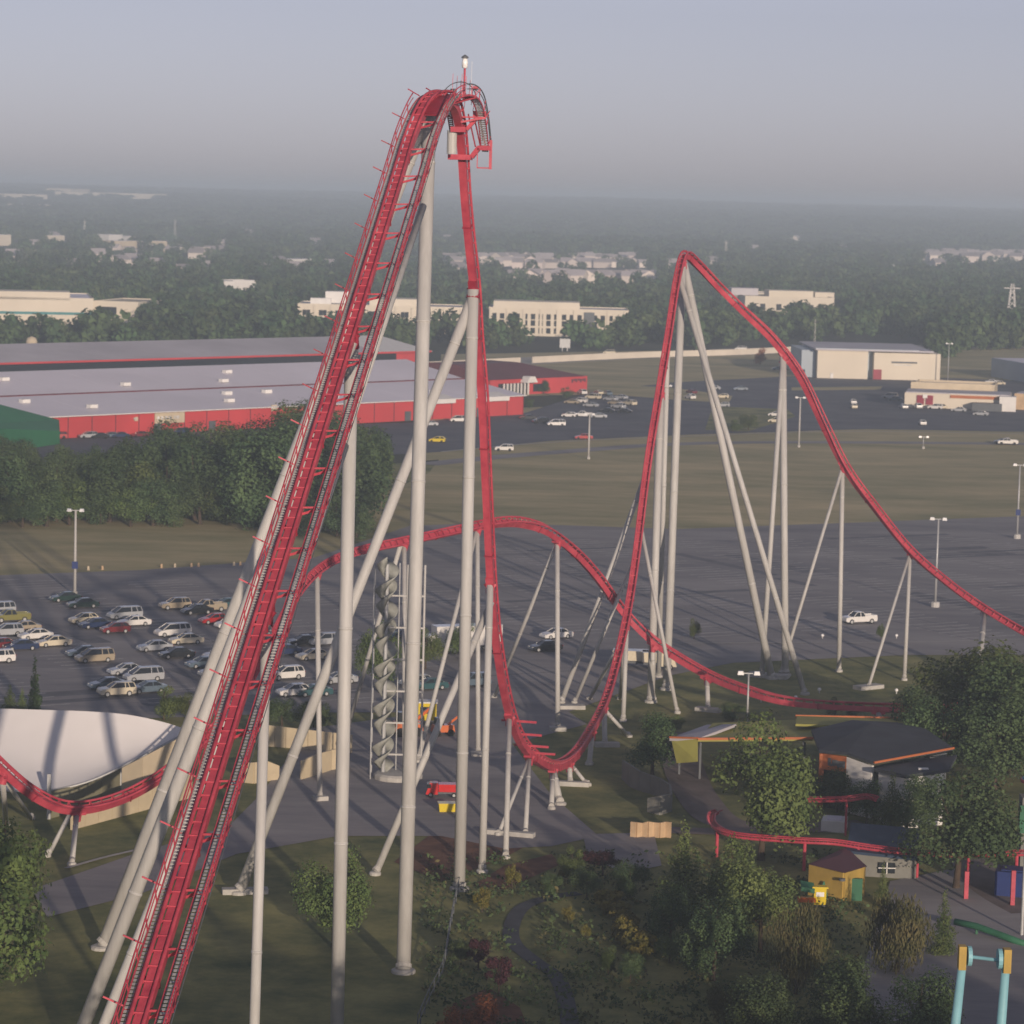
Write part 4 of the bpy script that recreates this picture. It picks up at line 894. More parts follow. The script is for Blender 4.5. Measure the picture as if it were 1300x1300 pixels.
g = G(1297, 1188); mb = MB(); mb.tube([(0, 0, 0), (0, 0, hgt(1297, 1008, g.y))], [.17, .1], 10); o = mb.build('flag_pole', STEEL); o.location = g; tag(o, 'plain tall grey pole at the right edge of the family ride area', 'pole')
for x, yt, yb, lb in [(500, 664, 880, 'pale ball lamp on a thin pole left of the crest column')]:
    pass
for i, (x, y) in enumerate([(1044, 811), (1138, 811), (1040, 880), (1138, 881), (1010, 890), (966, 892)]):
    g = G(x, y); t = thing('bollard_light', ['white ball light on the kerb under the second drop', 'white ball light on the kerb by the low slanting leg', 'white ball light below the block footing', 'white ball light beside the very large tree', 'white ball light beside the low red track', 'white ball light left of the low red track'][i], 'light', g)
    mb = MB(); mb.tube([(0, 0, 0), (0, 0, .34)], .08, 6); mb.build('stem', STEEL, t); mb = MB(); mb.lathe([(.05, .3), (.2, .36), (.24, .5), (.16, .66), (.02, .72)], k=8); mb.build('globe', LAMPG, t, True)
# orange cones / barrels along the field edge
for i, x in enumerate([112, 130, 205, 222, 243, 252, 297, 305, 318]):
    g = G(x, 724 - (x - 112) * .03); mb = MB(); mb.lathe([(.3, 0), (.3, .08), (.2, .1), (.18, .6), (.12, .7)], k=8); o = mb.build('traffic_barrel', PLANK if i % 3 else BEIGE); o.location = g
    tag(o, 'small traffic barrel along the field edge of the left lot', 'barrel', 'traffic barrels along the field edge')

# concrete barrier along the highway
BARR = mat('barrier_concrete', (.66, .60, .50), .85, .08, .1)
t = thing('highway_barrier', 'long pale concrete barrier along the near side of the highway', 'barrier', G(800, 458)); bl = spline([G(540, 468), G(620, 464), G(800, 455), G(930, 451), G(1012, 447)], 12)
for k in range(len(bl) - 1):
    if k == 15: continue
    a, b = bl[k] - t.location, bl[k + 1] - t.location; mb = MB(); mb.bar(a + Vector((0, 0, 1.2)), b + Vector((0, 0, 1.2)) - (b - a) * .01, .5, 2.4); mb.build('panel', BARR, t)
# ------------------------------------------------------------------ vehicles
def paint(n, c, rough=.25): return mat('paint_' + n, c, rough, .04, 2, spec=.5, coat=.5)
PC = {'white': paint('white', (.68, .67, .64)), 'cream': paint('cream', (.62, .56, .42)), 'silver': paint('silver', (.36, .38, .40)), 'tan': paint('tan', (.34, .29, .21)), 'black': paint('black', (.015, .018, .022)),
      'green': paint('green', (.02, .045, .04)), 'red': paint('red', (.36, .02, .02)), 'maroon': paint('maroon', (.15, .015, .02)), 'blue': paint('blue', (.02, .035, .09)), 'slate': paint('slate', (.10, .14, .18)), 'teal': paint('teal', (.03, .09, .10)), 'grey': paint('grey', (.14, .145, .15)), 'olive': paint('olive', (.20, .19, .06)), 'scarlet': paint('scarlet', (.55, .02, .02)), 'yellow': paint('yellow', (.65, .50, .03)), 'orange': paint('orange', (.55, .12, .02))}
HEADL = mat('headlight_glass', (.7, .68, .6), .15, .02, 1, spec=.8); TAILL = mat('taillight', (.4, .01, .01), .2, .02, 1)
# type: L, W, body profile (x,z), cabin (xb0,xt0,xt1,xb1), belt z, roof z, wheel x, wheel r
CT = {
 'sedan': (4.7, 1.8, [(-2.3, .32), (-2.35, .62), (-2.3, .92), (-1.7, 1.0), (.95, .95), (1.9, .80), (2.28, .64), (2.35, .4), (2.25, .25), (-2.2, .25)], (-1.75, -1.05, .25, 1.05), .96, 1.43, (-1.38, 1.42), .33),
 'suv': (4.6, 1.85, [(-2.25, .4), (-2.3, .8), (-2.25, 1.12), (-1.9, 1.14), (1.0, 1.1), (1.95, 1.0), (2.25, .82), (2.32, .5), (2.2, .32), (-2.2, .32)], (-2.2, -1.95, .2, 1.1), 1.1, 1.72, (-1.35, 1.42), .38),
 'van': (5.0, 1.95, [(-2.45, .35), (-2.5, .8), (-2.48, 1.1), (-2.2, 1.12), (1.35, 1.06), (2.15, .92), (2.45, .7), (2.5, .45), (2.4, .28), (-2.4, .28)], (-2.45, -2.25, .7, 1.75), 1.06, 1.78, (-1.5, 1.6), .35),
 'hatch': (4.1, 1.75, [(-2.0, .35), (-2.05, .7), (-2.0, 1.0), (-1.7, 1.02), (.85, .98), (1.65, .85), (1.98, .68), (2.05, .42), (1.95, .26), (-1.95, .26)], (-1.95, -1.45, .15, 1.0), .98, 1.5, (-1.25, 1.28), .33),
 'pickup': (5.4, 1.95, [(-2.65, .45), (-2.7, .8), (-2.65, 1.15), (-.75, 1.15), (1.2, 1.15), (2.35, 1.08), (2.62, .88), (2.68, .55), (2.5, .38), (-2.6, .38)], (-.7, -.4, .65, 1.35), 1.13, 1.78, (-1.7, 1.7), .41),
}
def car_parts(tp):
    Lg, W, prof, (b0, t0, t1, b1), zb, zr, wx, wr = CT[tp]; hw = W / 2
    body = MB(); body.sweep([[(x * k, s * y, z + dz) for x, z in prof for dz in (0,)] for s, y, k in ((-1, hw, .975), (-1, hw * .93, 1), (1, hw * .93, 1), (1, hw, .975))])
    if tp == 'pickup': body.box((-1.65, hw - .1, 1.22), (1.9, .12, .16)); body.box((-1.65, -hw + .1, 1.22), (1.9, .12, .16)); body.box((-2.6, 0, 1.22), (.1, W - .3, .16))
    y0, y1 = hw * .88, hw * .68
    glass = MB(); glass.hexa([(b0, -y0, zb), (b1, -y0, zb), (b1, y0, zb), (b0, y0, zb), (t0, -y1, zr - .05), (t1, -y1, zr - .05), (t1, y1, zr - .05), (t0, y1, zr - .05)])
    roof = MB(); roof.hexa([(t0 - .03, -y1 - .02, zr - .05), (t1 + .03, -y1 - .02, zr - .05), (t1 + .03, y1 + .02, zr - .05), (t0 - .03, y1 + .02, zr - .05), (t0 + .1, -y1 + .08, zr + .02), (t1 - .1, -y1 + .08, zr + .02), (t1 - .1, y1 - .08, zr + .02), (t0 + .1, y1 - .08, zr + .02)])
    mid = (t0 + t1) / 2
    for s in (-1, 1):
        for a, b in (((b0, s * y0, zb), (t0, s * y1, zr - .03)), ((b1, s * y0, zb), (t1, s * y1, zr - .03)), ((mid, s * y0, zb), (mid, s * y1, zr - .03))): roof.bar(a, b, .1, .07)
        if tp in ('suv', 'van', 'hatch'): roof.bar((b0 + .75, s * y0, zb), (t0 + .7, s * y1, zr - .03), .1, .07)
    tyre = MB(); tyre.sweep([[(wr * k * math.cos(a * math.pi / 7), yy, wr * k * math.sin(a * math.pi / 7)) for a in range(14)] for yy, k in ((-.11, .93), (-.08, 1), (.08, 1), (.11, .93))])
    rim = MB(); rim.sweep([[(wr * .58 * math.cos(a * math.pi / 5), yy, wr * .58 * math.sin(a * math.pi / 5)) for a in range(10)] for yy in (-.125, .125)])
    hl = MB(); hl.box((0, 0, 0), (.1, .38, .16)); tl = MB(); tl.box((0, 0, 0), (.08, .26, .24))
    return body, glass, roof, tyre, rim, hl, tl
CM = {}
def car_mesh(tp, col):
    if tp not in CM:
        b, g, r, t, ri, hl, tl = car_parts(tp); CM[tp] = dict(b=b, r=r, g=g.mesh('window', GLASS), t=t.mesh('tyre', RUBBER), ri=ri.mesh('rim', STEEL), hl=hl.mesh('headlight', HEADL), tl=tl.mesh('taillight', TAILL))
    if (tp, col) not in CM: CM[(tp, col)] = (CM[tp]['b'].mesh('body', PC[col]), CM[tp]['r'].mesh('roof', PC[col]))
    return CM[tp], CM[(tp, col)]
def kid(name, me, par, loc=(0, 0, 0)):
    c = bpy.data.objects.new(name, me); COL.objects.link(c); c.parent = par; c.location = loc; return c
HEAD = math.radians(207)
def car(x, y, tp, col, label, head=None, name=None, cat='car'):
    g = G(x, y); cat = {'van': 'van', 'pickup': 'pickup truck'}.get(tp, cat); L_, W, prof, cb, zb, zr, wx, wr = CT[tp]
    t = thing('parked_car' if cat == 'car' else 'parked_' + tp, label, cat, g + Vector((0, 0, .07)), head if head is not None else HEAD + rnd.uniform(-.06, .06)); sh, (bm_, rm) = car_mesh(tp, col)
    kid('body', bm_, t); kid('roof', rm, t); kid('window', sh['g'], t)
    for wxx in wx:
        for s in (-1, 1): wl = kid('wheel', sh['t'], t, (wxx, s * (W / 2 - .1), wr)); kid('rim', sh['ri'], wl)
    fz = prof[6][1] if len(prof) > 6 else .6
    for s in (-1, 1): kid('headlight', sh['hl'], t, (L_ / 2 - .12, s * W * .34, prof[6][1] + .0)); kid('taillight', sh['tl'], t, (-L_ / 2 + .03, s * W * .38, prof[2][1] - .15))
    return t
for x, y, tp, c, lb in [
 (83, 764, 'sedan', 'green', 'dark green sedan parked just left of the tall twin lamp pole'), (105, 772, 'sedan', 'green', 'second dark green sedan, right of the lamp pole foot'),
 (158, 786, 'van', 'silver', 'silver minivan at the head of the pair beyond the maroon car'), (170, 795, 'sedan', 'white', 'white sedan parked beside the silver minivan'),
 (146, 804, 'hatch', 'maroon', 'maroon hatchback in front of the white sedan'), (121, 798, 'sedan', 'blue', 'dark blue sedan between the pale hatchback and the maroon one'),
 (106, 792, 'hatch', 'cream', 'pale hatchback at the left end of the maroon car row'), (45, 812, 'sedan', 'white', 'white sedan, upper of the two white sedans at the left'),
 (68, 821, 'sedan', 'cream', 'cream white sedan, lower right of the two pale sedans at the left'), (26, 826, 'sedan', 'blue', 'dark blue sedan in front of the two pale sedans'),
 (30, 802, 'sedan', 'tan', 'tan sedan behind the upper white sedan'), (8, 808, 'suv', 'silver', 'silver wagon left of the tan sedan'), (14, 790, 'pickup', 'olive', 'olive yellow pickup near the left edge'),
 (-3, 780, 'van', 'silver', 'silver van cut by the left edge'), (120, 841, 'van', 'tan', 'pale tan minivan standing alone in the middle row'), (106, 834, 'sedan', 'slate', 'blue grey sedan hidden behind the pale tan minivan'),
 (160, 857, 'sedan', 'silver', 'silver sedan at the back of the lower cluster'), (182, 865, 'van', 'silver', 'silver minivan on the right of the lower cluster'), (136, 875, 'sedan', 'slate', 'dark slate sedan at the left of the lower cluster'),
 (148, 884, 'suv', 'cream', 'pale wagon nearest the tent in the lower cluster'), (188, 880, 'sedan', 'slate', 'blue grey sedan beside the yellow green young tree'), (0, 824, 'sedan', 'maroon', 'maroon sedan cut by the left edge'),
 (-4, 842, 'suv', 'white', 'white wagon cut by the left edge'), (222, 774, 'suv', 'tan', 'tan wagon at the back left of the row by the lift'), (250, 780, 'sedan', 'black', 'black sedan right of the tan wagon'),
 (264, 777, 'pickup', 'tan', 'tan pickup behind the red sedan'), (288, 772, 'sedan', 'teal', 'dark teal sedan next to the lift, far row'), (273, 792, 'sedan', 'red', 'red sedan in front of the dark teal cars'),
 (291, 798, 'hatch', 'white', 'white hatchback half hidden by the lift leg'), (219, 808, 'van', 'white', 'big white van in the middle of the row'), (236, 818, 'sedan', 'cream', 'cream sedan beside the big white van'),
 (196, 827, 'sedan', 'silver', 'silver sedan with a dark roof left of the dark sedan'), (224, 836, 'sedan', 'black', 'long black sedan below the cream sedan'), (258, 848, 'sedan', 'slate', 'slate sedan at the end of the black sedan row'),
 (277, 838, 'hatch', 'white', 'white hatchback behind the slate sedan'), (272, 860, 'hatch', 'silver', 'silver hatchback touching the lift leg'),
 (363, 863, 'suv', 'white', 'white wagon just right of the lift'), (360, 832, 'sedan', 'blue', 'dark blue sedan behind the white wagon'), (398, 838, 'sedan', 'cream', 'cream sedan behind the slim column'),
 (411, 820, 'suv', 'silver', 'silver wagon behind the slim column and thick column'), (372, 884, 'hatch', 'white', 'white hatchback in the hedge shade right of the lift'), (398, 884, 'sedan', 'teal', 'dark teal sedan at the hedge left of the thick column'),
 (385, 820, 'sedan', 'black', 'black sedan in the far shade right of the lift'), (430, 868, 'sedan', 'silver', 'silver sedan hidden by the thick column'),
 (706, 811, 'sedan', 'white', 'white sedan in the open lot left of the crossing tracks'), (692, 827, 'sedan', 'black', 'black sedan in front of the open lot white sedan'), (545, 876, 'sedan', 'teal', 'dark teal sedan between the two thickest columns'),
 (528, 872, 'hatch', 'silver', 'silver hatchback beside the dark teal sedan, behind the crest column'), (513, 810, 'sedan', 'blue', 'blue sedan behind the spiral ride tower'), (1090, 792, 'pickup', 'white', 'white pickup truck in the right lot under the second drop'), (600, 872, 'suv', 'slate', 'slate wagon behind the drop column')]:
    car(x, y, tp, c, lb)
def boxtruck(x, y, col, label, head, Lb=6.5, cabc='white', h=2.7):
    g = G(x, y); t = thing('box_truck', label, 'truck', g + Vector((0, 0, .07)), head)
    mb = MB(); mb.box((-1.2, 0, 1.0 + h / 2), (Lb, 2.3, h)); mb.build('cargo_box', PC[col], t); mb = MB(); mb.hexa([(Lb / 2 - 1.1, -1.05, .5), (Lb / 2 + 1, -1.05, .5), (Lb / 2 + 1, 1.05, .5), (Lb / 2 - 1.1, 1.05, .5), (Lb / 2 - 1.1, -1, 2.5), (Lb / 2 + .3, -1, 2.5), (Lb / 2 + .3, 1, 2.5), (Lb / 2 - 1.1, 1, 2.5)]); mb.build('cab', PC[cabc], t)
    mb = MB(); mb.box((Lb / 2 + .45, 0, 1.95), (.7, 2.14, .7)); mb.build('window', GLASS, t); mb = MB(); mb.box((-.6, 0, .75), (Lb + 1, 1.6, .3)); mb.build('chassis', DSTEEL, t); car_mesh('pickup', 'white')
    for wx in (-Lb * .42, Lb / 2 + .1):
        for s in (-1, 1): wl = kid('wheel', CM['pickup']['t'], t, (wx, s * 1.0, .42)); kid('rim', CM['pickup']['ri'], wl)
    return t
boxtruck(562, 829, 'white', 'white box truck left of the slanting leg in the lot', HEAD - .1, 5); boxtruck(598, 828, 'white', 'white box truck behind the drop column', HEAD + .05, 6)
boxtruck(818, 848, 'cream', 'cream box trailer truck behind the second hill columns', HEAD + 2.6, 6, 'cream', 1.3)
boxtruck(838, 850, 'cream', 'short cream truck right of the cream box trailer truck', HEAD + 2.6, 2.4, 'cream', 1.3)
t = boxtruck(563, 1012, 'scarlet', 'small red service truck with white stripes on the park road', math.radians(182), 4.2, 'scarlet', 1.3); t.scale = (.6, .6, .6)
mb = MB(); mb.box((.6, -1.17, 1.6), (1.4, .06, .25)); mb.build('stripe', WHITE, t); mb = MB(); mb.bar((-.6, -1.18, 1.2), (.1, -1.18, 2.1), .12, .06); mb.bar((.1, -1.18, 1.2), (-.6, -1.18, 2.1), .12, .06); mb.build('stripe', WHITE, t)
g = G(569, 1030); t = thing('skip_box', 'yellow open box standing by the red service truck', 'skip', g, .15); mb = MB(); mb.box((0, 0, .45), (1.9, 1.2, .8), taper=1.08); mb.build('shell', PC['yellow'], t); mb = MB(); mb.box((0, 0, .88), (2.1, 1.35, .08)); mb.build('rim', PC['yellow'], t)
# orange work machines
for x, y, lb, sc in [(517, 934, 'orange lift machine partly behind the crest column', 1.3), (562, 934, 'orange low loader between the columns', 1.0)]:
    g = G(x, y); t = thing('work_machine', lb, 'work machine', g, .3); t.scale = (sc,) * 3
    mb = MB(); mb.box((0, 0, .9), (2.6, 1.3, .8), taper=.9); mb.build('body', PC['orange'], t); mb = MB(); mb.box((-.5, 0, 1.7), (1.0, 1.1, .9), taper=.8); mb.build('cab', GLASS, t); mb = MB(); mb.bar((.6, .3, 1.2), (2.2, .3, 2.4), .25); mb.build('boom', PC['orange'], t)
    for wx in (-.8, .8):
        for s in (-1, 1): kid('wheel', CM['pickup']['t'], t, (wx, s * .7, .42))
g = G(540, 918); t = thing('yellow_cabin', 'small yellow cabin between the crest column and the slanting leg', 'cabin', g); mb = MB(); mb.box((0, 0, 1.5), (2.6, 2, 2.0)); mb.build('wall', PC['yellow'], t); mb = MB(); mb.box((0, 0, 2.6), (2.8, 2.2, .15)); mb.build('roof', WHITE, t); mb = MB(); mb.box((0, -1.02, 1.7), (1.2, .06, .8)); mb.build('window', GLASS, t)
# far cars: too small for parts
def farcar_mesh(tp, col):
    k = ('far', tp, col)
    if k not in CM:
        b, g, r, ty, ri, hl, tl = car_parts(tp); mb = MB(); ids = []
        def add(m, idx, dx=0, dy=0, dz=0):
            n = len(mb.v); mb.v.extend((v[0] + dx, v[1] + dy, v[2] + dz) for v in m.v); mb.f.extend([[i + n for i in f] for f in m.f]); ids.extend([idx] * len(m.f))
        add(b, 0); add(r, 0); add(g, 1); _, W, _, _, _, _, wx, wr = CT[tp]
        for x in wx:
            for s in (-1, 1): add(ty, 2, x, s * (W / 2 - .1), wr)
        me = mb.mesh('car', PC[col]); me.materials.append(GLASS); me.materials.append(RUBBER)
        for p, i in zip(me.polygons, ids): p.material_index = i
        CM[k] = me
    return CM[k]
for x, y, tp, c, hd, lb in [
 (706, 541, 'van', 'white', 3.3, 'white van in the far lot left of the field lamp pole'), (686, 538, 'suv', 'black', 3.5, 'black wagon beside the white van in the far lot'), (670, 533, 'sedan', 'black', 3.4, 'dark sedan at the barn end of the far lot'),
 (740, 530, 'pickup', 'white', 3.1, 'long white pickup crossing the far lot'), (760, 531, 'sedan', 'silver', 3.2, 'silver sedan right of the long white pickup'), (722, 530, 'hatch', 'white', 3.0, 'small pale hatchback left of the long white pickup'),
 (739, 501, 'suv', 'white', 1.9, 'white wagon nearest the red store corner'), (760, 501, 'sedan', 'cream', 1.9, 'cream sedan second in the back row by the red store'), (771, 502, 'sedan', 'slate', 1.9, 'slate sedan in the back row by the red store'),
 (753, 507, 'van', 'cream', 2.6, 'cream van in the middle row by the red store'), (788, 507, 'sedan', 'silver', 2.4, 'silver sedan at the right of the middle row'), (736, 512, 'suv', 'white', 2.8, 'white wagon angled in front of the red store'),
 (726, 513, 'sedan', 'tan', 2.8, 'tan sedan left of the angled white wagon'), (775, 509, 'sedan', 'silver', 2.5, 'silver sedan in the third row of the far lot'), (781, 514, 'sedan', 'tan', 2.5, 'tan sedan below the third row silver sedan'),
 (785, 519, 'suv', 'silver', 2.4, 'silver wagon at the front of the third row'), (800, 515, 'suv', 'cream', 2.2, 'cream wagon alone at the right of the third row'), (750, 517, 'sedan', 'silver', 2.7, 'silver sedan behind the lamp pole head'),
 (792, 525, 'sedan', 'black', 2.9, 'black sedan in the front shade of the far lot'), (770, 524, 'sedan', 'black', 2.9, 'second black sedan in the front shade of the far lot'), (741, 558, 'sedan', 'red', 3.2, 'red sedan at the edge of the verge behind the field lamp pole'),
 (640, 573, 'suv', 'white', 3.15, 'white wagon on the verge road right of the drop track'), (876, 507, 'suv', 'white', 2.0, 'white wagon just right of the second hill column'), (878, 500, 'sedan', 'maroon', 2.0, 'maroon sedan behind the second hill white wagon'),
 (906, 495, 'sedan', 'silver', 3.0, 'silver sedan between the second hill legs'), (917, 506, 'hatch', 'cream', 3.0, 'cream hatchback between the second hill legs'), (918, 517, 'hatch', 'silver', 3.0, 'silver hatchback below the cream hatchback'),
 (940, 496, 'sedan', 'slate', 3.3, 'slate sedan on the lot road behind the second hill'), (984, 529, 'hatch', 'white', 3.0, 'white hatchback left of the paired columns'), (984, 537, 'hatch', 'cream', 3.0, 'cream hatchback below the white one by the paired columns'),
 (1130, 506, 'van', 'silver', 2.8, 'silver van at the left corner of the shop'), (1136, 509, 'sedan', 'slate', 2.9, 'slate sedan at the left corner of the shop'), (1147, 519, 'sedan', 'white', 1.7, 'white sedan at the left end before the shop'),
 (1165, 519, 'suv', 'white', 1.7, 'white wagon second before the shop'), (1187, 520, 'suv', 'white', 2.9, 'white wagon before the dark red shop panels'), (1195, 519, 'sedan', 'cream', 1.8, 'cream sedan right of the shop entrance'),
 (1217, 523, 'sedan', 'silver', 2.9, 'silver sedan in the middle before the shop'), (1240, 520, 'suv', 'cream', 1.8, 'cream wagon left of the dark loading dock'), (1245, 528, 'sedan', 'silver', 2.9, 'silver sedan before the dark loading dock'),
 (1083, 513, 'hatch', 'white', 1.6, 'white hatchback in the empty lot left of the shop'), (1084, 519, 'hatch', 'cream', 1.6, 'cream hatchback in the empty lot left of the shop'), (1171, 540, 'hatch', 'white', 1.6, 'small white hatchback alone below the shop'),
 (1279, 565, 'pickup', 'white', 3.1, 'white pickup on the verge at the right edge'), (1272, 564, 'sedan', 'black', 3.1, 'black sedan behind the verge pickup'), (1260, 488, 'pickup', 'white', 3.0, 'white pickup before the blue grey shed'), (1268, 489, 'sedan', 'cream', 3.0, 'cream sedan before the blue grey shed'),
 (773, 450, 'van', 'cream', 3.2, 'cream van driving on the highway'), (851, 452, 'suv', 'white', 3.2, 'white wagon driving on the highway behind the second hill'), (940, 445, 'van', 'white', 3.2, 'white van on the highway left of the orange tree'), (988, 470, 'sedan', 'slate', 3.2, 'slate sedan on the verge road behind the drop'),
 (995, 470, 'hatch', 'white', 3.2, 'white hatchback on the verge road behind the drop'),
 (74, 557, 'suv', 'red', 3.3, 'red wagon before the barn near the green canopy'), (112, 557, 'suv', 'silver', 3.6, 'silver wagon before the barn, left part'), (126, 557, 'sedan', 'black', 3.6, 'black sedan right of the silver wagon before the barn'),
 (140, 556, 'sedan', 'slate', 3.6, 'slate sedan before the barn below its sign'), (152, 556, 'sedan', 'blue', 3.6, 'blue sedan before the barn below its sign'), (178, 555, 'sedan', 'maroon', 3.6, 'maroon sedan before the barn right of its sign'),
 (205, 553, 'sedan', 'teal', 3.6, 'teal sedan before the middle of the barn'), (228, 552, 'suv', 'blue', 3.6, 'blue wagon before the middle of the barn'),
 (545, 541, 'sedan', 'silver', 3.3, 'silver sedan between the crest column and the slanting leg before the barn'), (582, 536, 'van', 'white', 3.4, 'white van before the right part of the barn'), (555, 562, 'hatch', 'yellow', 3.0, 'yellow hatchback at the near edge of the barn lot')]:
    o = bpy.data.objects.new('parked_car', farcar_mesh(tp, c)); COL.objects.link(o); g = G(x, y); o.location = (g.x, g.y, .09 if y > 460 else .16); o.rotation_euler = (0, 0, hd); tag(o, lb, {'van': 'van', 'pickup': 'pickup truck'}.get(tp, 'car'))

# ------------------------------------------------------------------ white tent, fences, spiral tower
t = thing('event_tent', 'large white stretched fabric tent behind the low red curve at left', 'tent', G(60, 1042)); o = Vector(t.location)
topl = [P(x, y, d) for x, y, d in ((-90, 898, 303), (-20, 899, 303), (50, 901, 302), (110, 903, 301), (160, 907, 300.5), (205, 916, 300), (240, 927, 299))]
lowl = [P(x, y, d) for x, y, d in ((-90, 985, 291.5), (-20, 1000, 291), (40, 1005, 290.5), (78, 1001, 291), (118, 990, 292), (165, 968, 294), (240, 928.5, 299))]
mb = MB(); secs = []
tt, ll = spline(topl, 4), spline(lowl, 4)
for a, b in zip(tt, ll):
    secs.append([a + (b - a) * k - Vector((0, 0, 1.1 * math.sin(k * math.pi))) * min(1, (a - b).length / 12) - o for k in [j / 8 for j in range(9)]])
mb.sweep(secs, closed=False); mb.build('canopy', TENTM, t, True); sol = t.children[0].modifiers.new('t', 'SOLIDIFY') if False else None
mb = MB(); mb.tube([q - o for q in ll], .12, 6); mb.build('edge_cable', STEEL, t)
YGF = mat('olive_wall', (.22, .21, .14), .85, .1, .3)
def wall_px(par, name, pts, m, thick=.2):  # pts: (px,py_base,py_top) on ground
    for k in range(len(pts) - 1):
        (x0, b0, t0), (x1, b1, t1) = pts[k], pts[k + 1]; a, b = G(x0, b0), G(x1, b1); ha, hb = hgt(x0, t0, a.y), hgt(x1, t1, b.y); d = (b - a).normalized(); n = Vector((-d.y, d.x, 0)) * thick / 2; a = a + d * .03 ; b = b - d * .03
        A, B = a - par.location, b - par.location; A.z = B.z = 0
        s = MB(); s.hexa([A - n, B - n, B + n, A + n, A - n + Vector((0, 0, ha)), B - n + Vector((0, 0, hb)), B + n + Vector((0, 0, hb)), A + n + Vector((0, 0, ha))]); s.build(name, m, par)
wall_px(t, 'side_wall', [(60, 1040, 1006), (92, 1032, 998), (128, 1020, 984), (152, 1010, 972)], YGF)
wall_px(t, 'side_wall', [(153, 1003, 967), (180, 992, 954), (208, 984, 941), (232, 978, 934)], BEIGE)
mb = MB(); 
for x, y in ((62, 1040), (152, 1010), (232, 980)): b = G(x, y) - o; b.z = 0; mb.bar(b, b + Vector((0, 0, 4.5)), .35)
tag(mb.build('pole', STEEL, t), kind='stuff')
ft = thing('panel_fence', 'cream panel fence in front of the white tent', 'fence', G(160, 1050)); wall_px(ft, 'panel', [(90 + 17 * k, 1054 - 4.6 * k, 1027 - 4.6 * k + (0 if k < 4 else -3)) for k in range(10)], FENCEC)
ft = thing('panel_fence', 'cream panel fence along the lot edge right of the lift', 'fence', G(380, 950)); wall_px(ft, 'panel', [(335 + 14 * k, 947 + 1.2 * k, 920 + 1.6 * k) for k in range(9)], FENCEC)
ft = thing('panel_fence', 'low cream fence beside the service road right of the nearest column', 'fence', G(380, 990)); wall_px(ft, 'panel', [(306, 993, 968), (322, 995, 968), (338, 992, 966), (354, 990, 972)], FENCEC); wall_px(ft, 'panel', [(382, 990, 966), (400, 985, 958), (420, 978, 952), (440, 975, 948)], FENCEC)
ft = thing('panel_fence', 'curved grey fence beside the broad dark tree', 'fence', G(820, 1010)); wall_px(ft, 'panel', [(790, 989, 965), (800, 999, 971), (812, 1004, 979), (826, 1008, 984), (838, 1012, 988), (850, 1020, 996), (852, 1030, 1008), (838, 1035, 1010), (822, 1031, 1013)], FENCEG)
ft = thing('plank_wall', 'tan plank wall at the end of the service road', 'wall', G(826, 1066)); wall_px(ft, 'plank', [(800 + 7.4 * k, 1063 + (1 if k % 2 else 0), 1043 + (k % 3) * .8) for k in range(8)], PLANK)
ft = thing('wire_fence', 'thin dark wire fence running down the garden edge', 'fence', G(575, 1150)); mb = MB(); fp = [G(584, 1128), G(576, 1160), G(569, 1200), G(562, 1240), G(545, 1275), G(530, 1310)]; fp = spline(fp, 3)
mb.tube([p - ft.location + Vector((0, 0, 1.3)) for p in fp], .04, 5); mb.tube([p - ft.location + Vector((0, 0, .6)) for p in fp], .04, 5); mb.build('wire', DSTEEL, ft)
for p in fp: b = p - ft.location; b.z = 0; mb = MB(); mb.bar(b, b + Vector((0, 0, 1.4)), .09); mb.build('post', DSTEEL, ft)
# spiral tower ride
g = G(486, 988); t = thing('spiral_tower', 'weathered tower ride with a helical slide ribbon and ladder behind the thick columns', 'tower ride', g); H_ = hgt(486, 716, g.y)
def helix(z0, z1, turns, r0, wr_, ph, w2):
    mb = MB(); n = int(turns * 20); secs = []
    for k in range(n + 1):
        u = k / n; a = ph + u * turns * 2 * math.pi; z = z0 + (z1 - z0) * u; q = Vector((math.cos(a), math.sin(a), 0)); secs.append([q * r0 + Vector((0, 0, z)), q * (r0 + wr_) + Vector((0, 0, z + w2)), q * (r0 + wr_) + Vector((0, 0, z + w2 + .12)), q * r0 + Vector((0, 0, z + .12))])
    mb.sweep(secs); return mb
RIB = mat('weathered_ribbon', (.30, .31, .28), .7, .2, .8)
helix(.5, H_ - .5, 5.2, .3, .95, .4, .8).build('slide_ribbon', RIB, t, True); helix(.9, H_, 5.2, .3, .8, 3.5, .8).build('slide_ribbon', RIB, t, True)
mb = MB(); mb.tube([(0, 0, 0), (0, 0, H_)], .22, 10); mb.build('core_pole', STEEL, t)
for qx, qy in ((-1.3, -.9), (-1.3, 1.3), (1.3, 1.3)): mb = MB(); mb.tube([(qx, qy, 0), (qx, qy, H_)], .07, 6); mb.build('frame_pole', STEEL, t)
mb = MB(); mb.tube([(2.2, 0, 0), (2.2, 0, H_)], .12, 8); mb.build('ladder_post', CREAM, t); mb = MB(); mb.tube([(4.0, 0, 0), (4.0, 0, H_)], .12, 8); mb.build('ladder_post', CREAM, t)
for k in range(int(H_ / 3.4)): mb = MB(); mb.bar((.2, 0, 2.6 + k * 3.4), (4.0, 0, 2.6 + k * 3.4), .18); mb.build('rung', CREAM, t)
mb = MB(); mb.lathe([(2.6, 0), (2.6, .5), (2.3, .7)], (1.6, 0, 0), 16); mb.build('base', CONC, t)

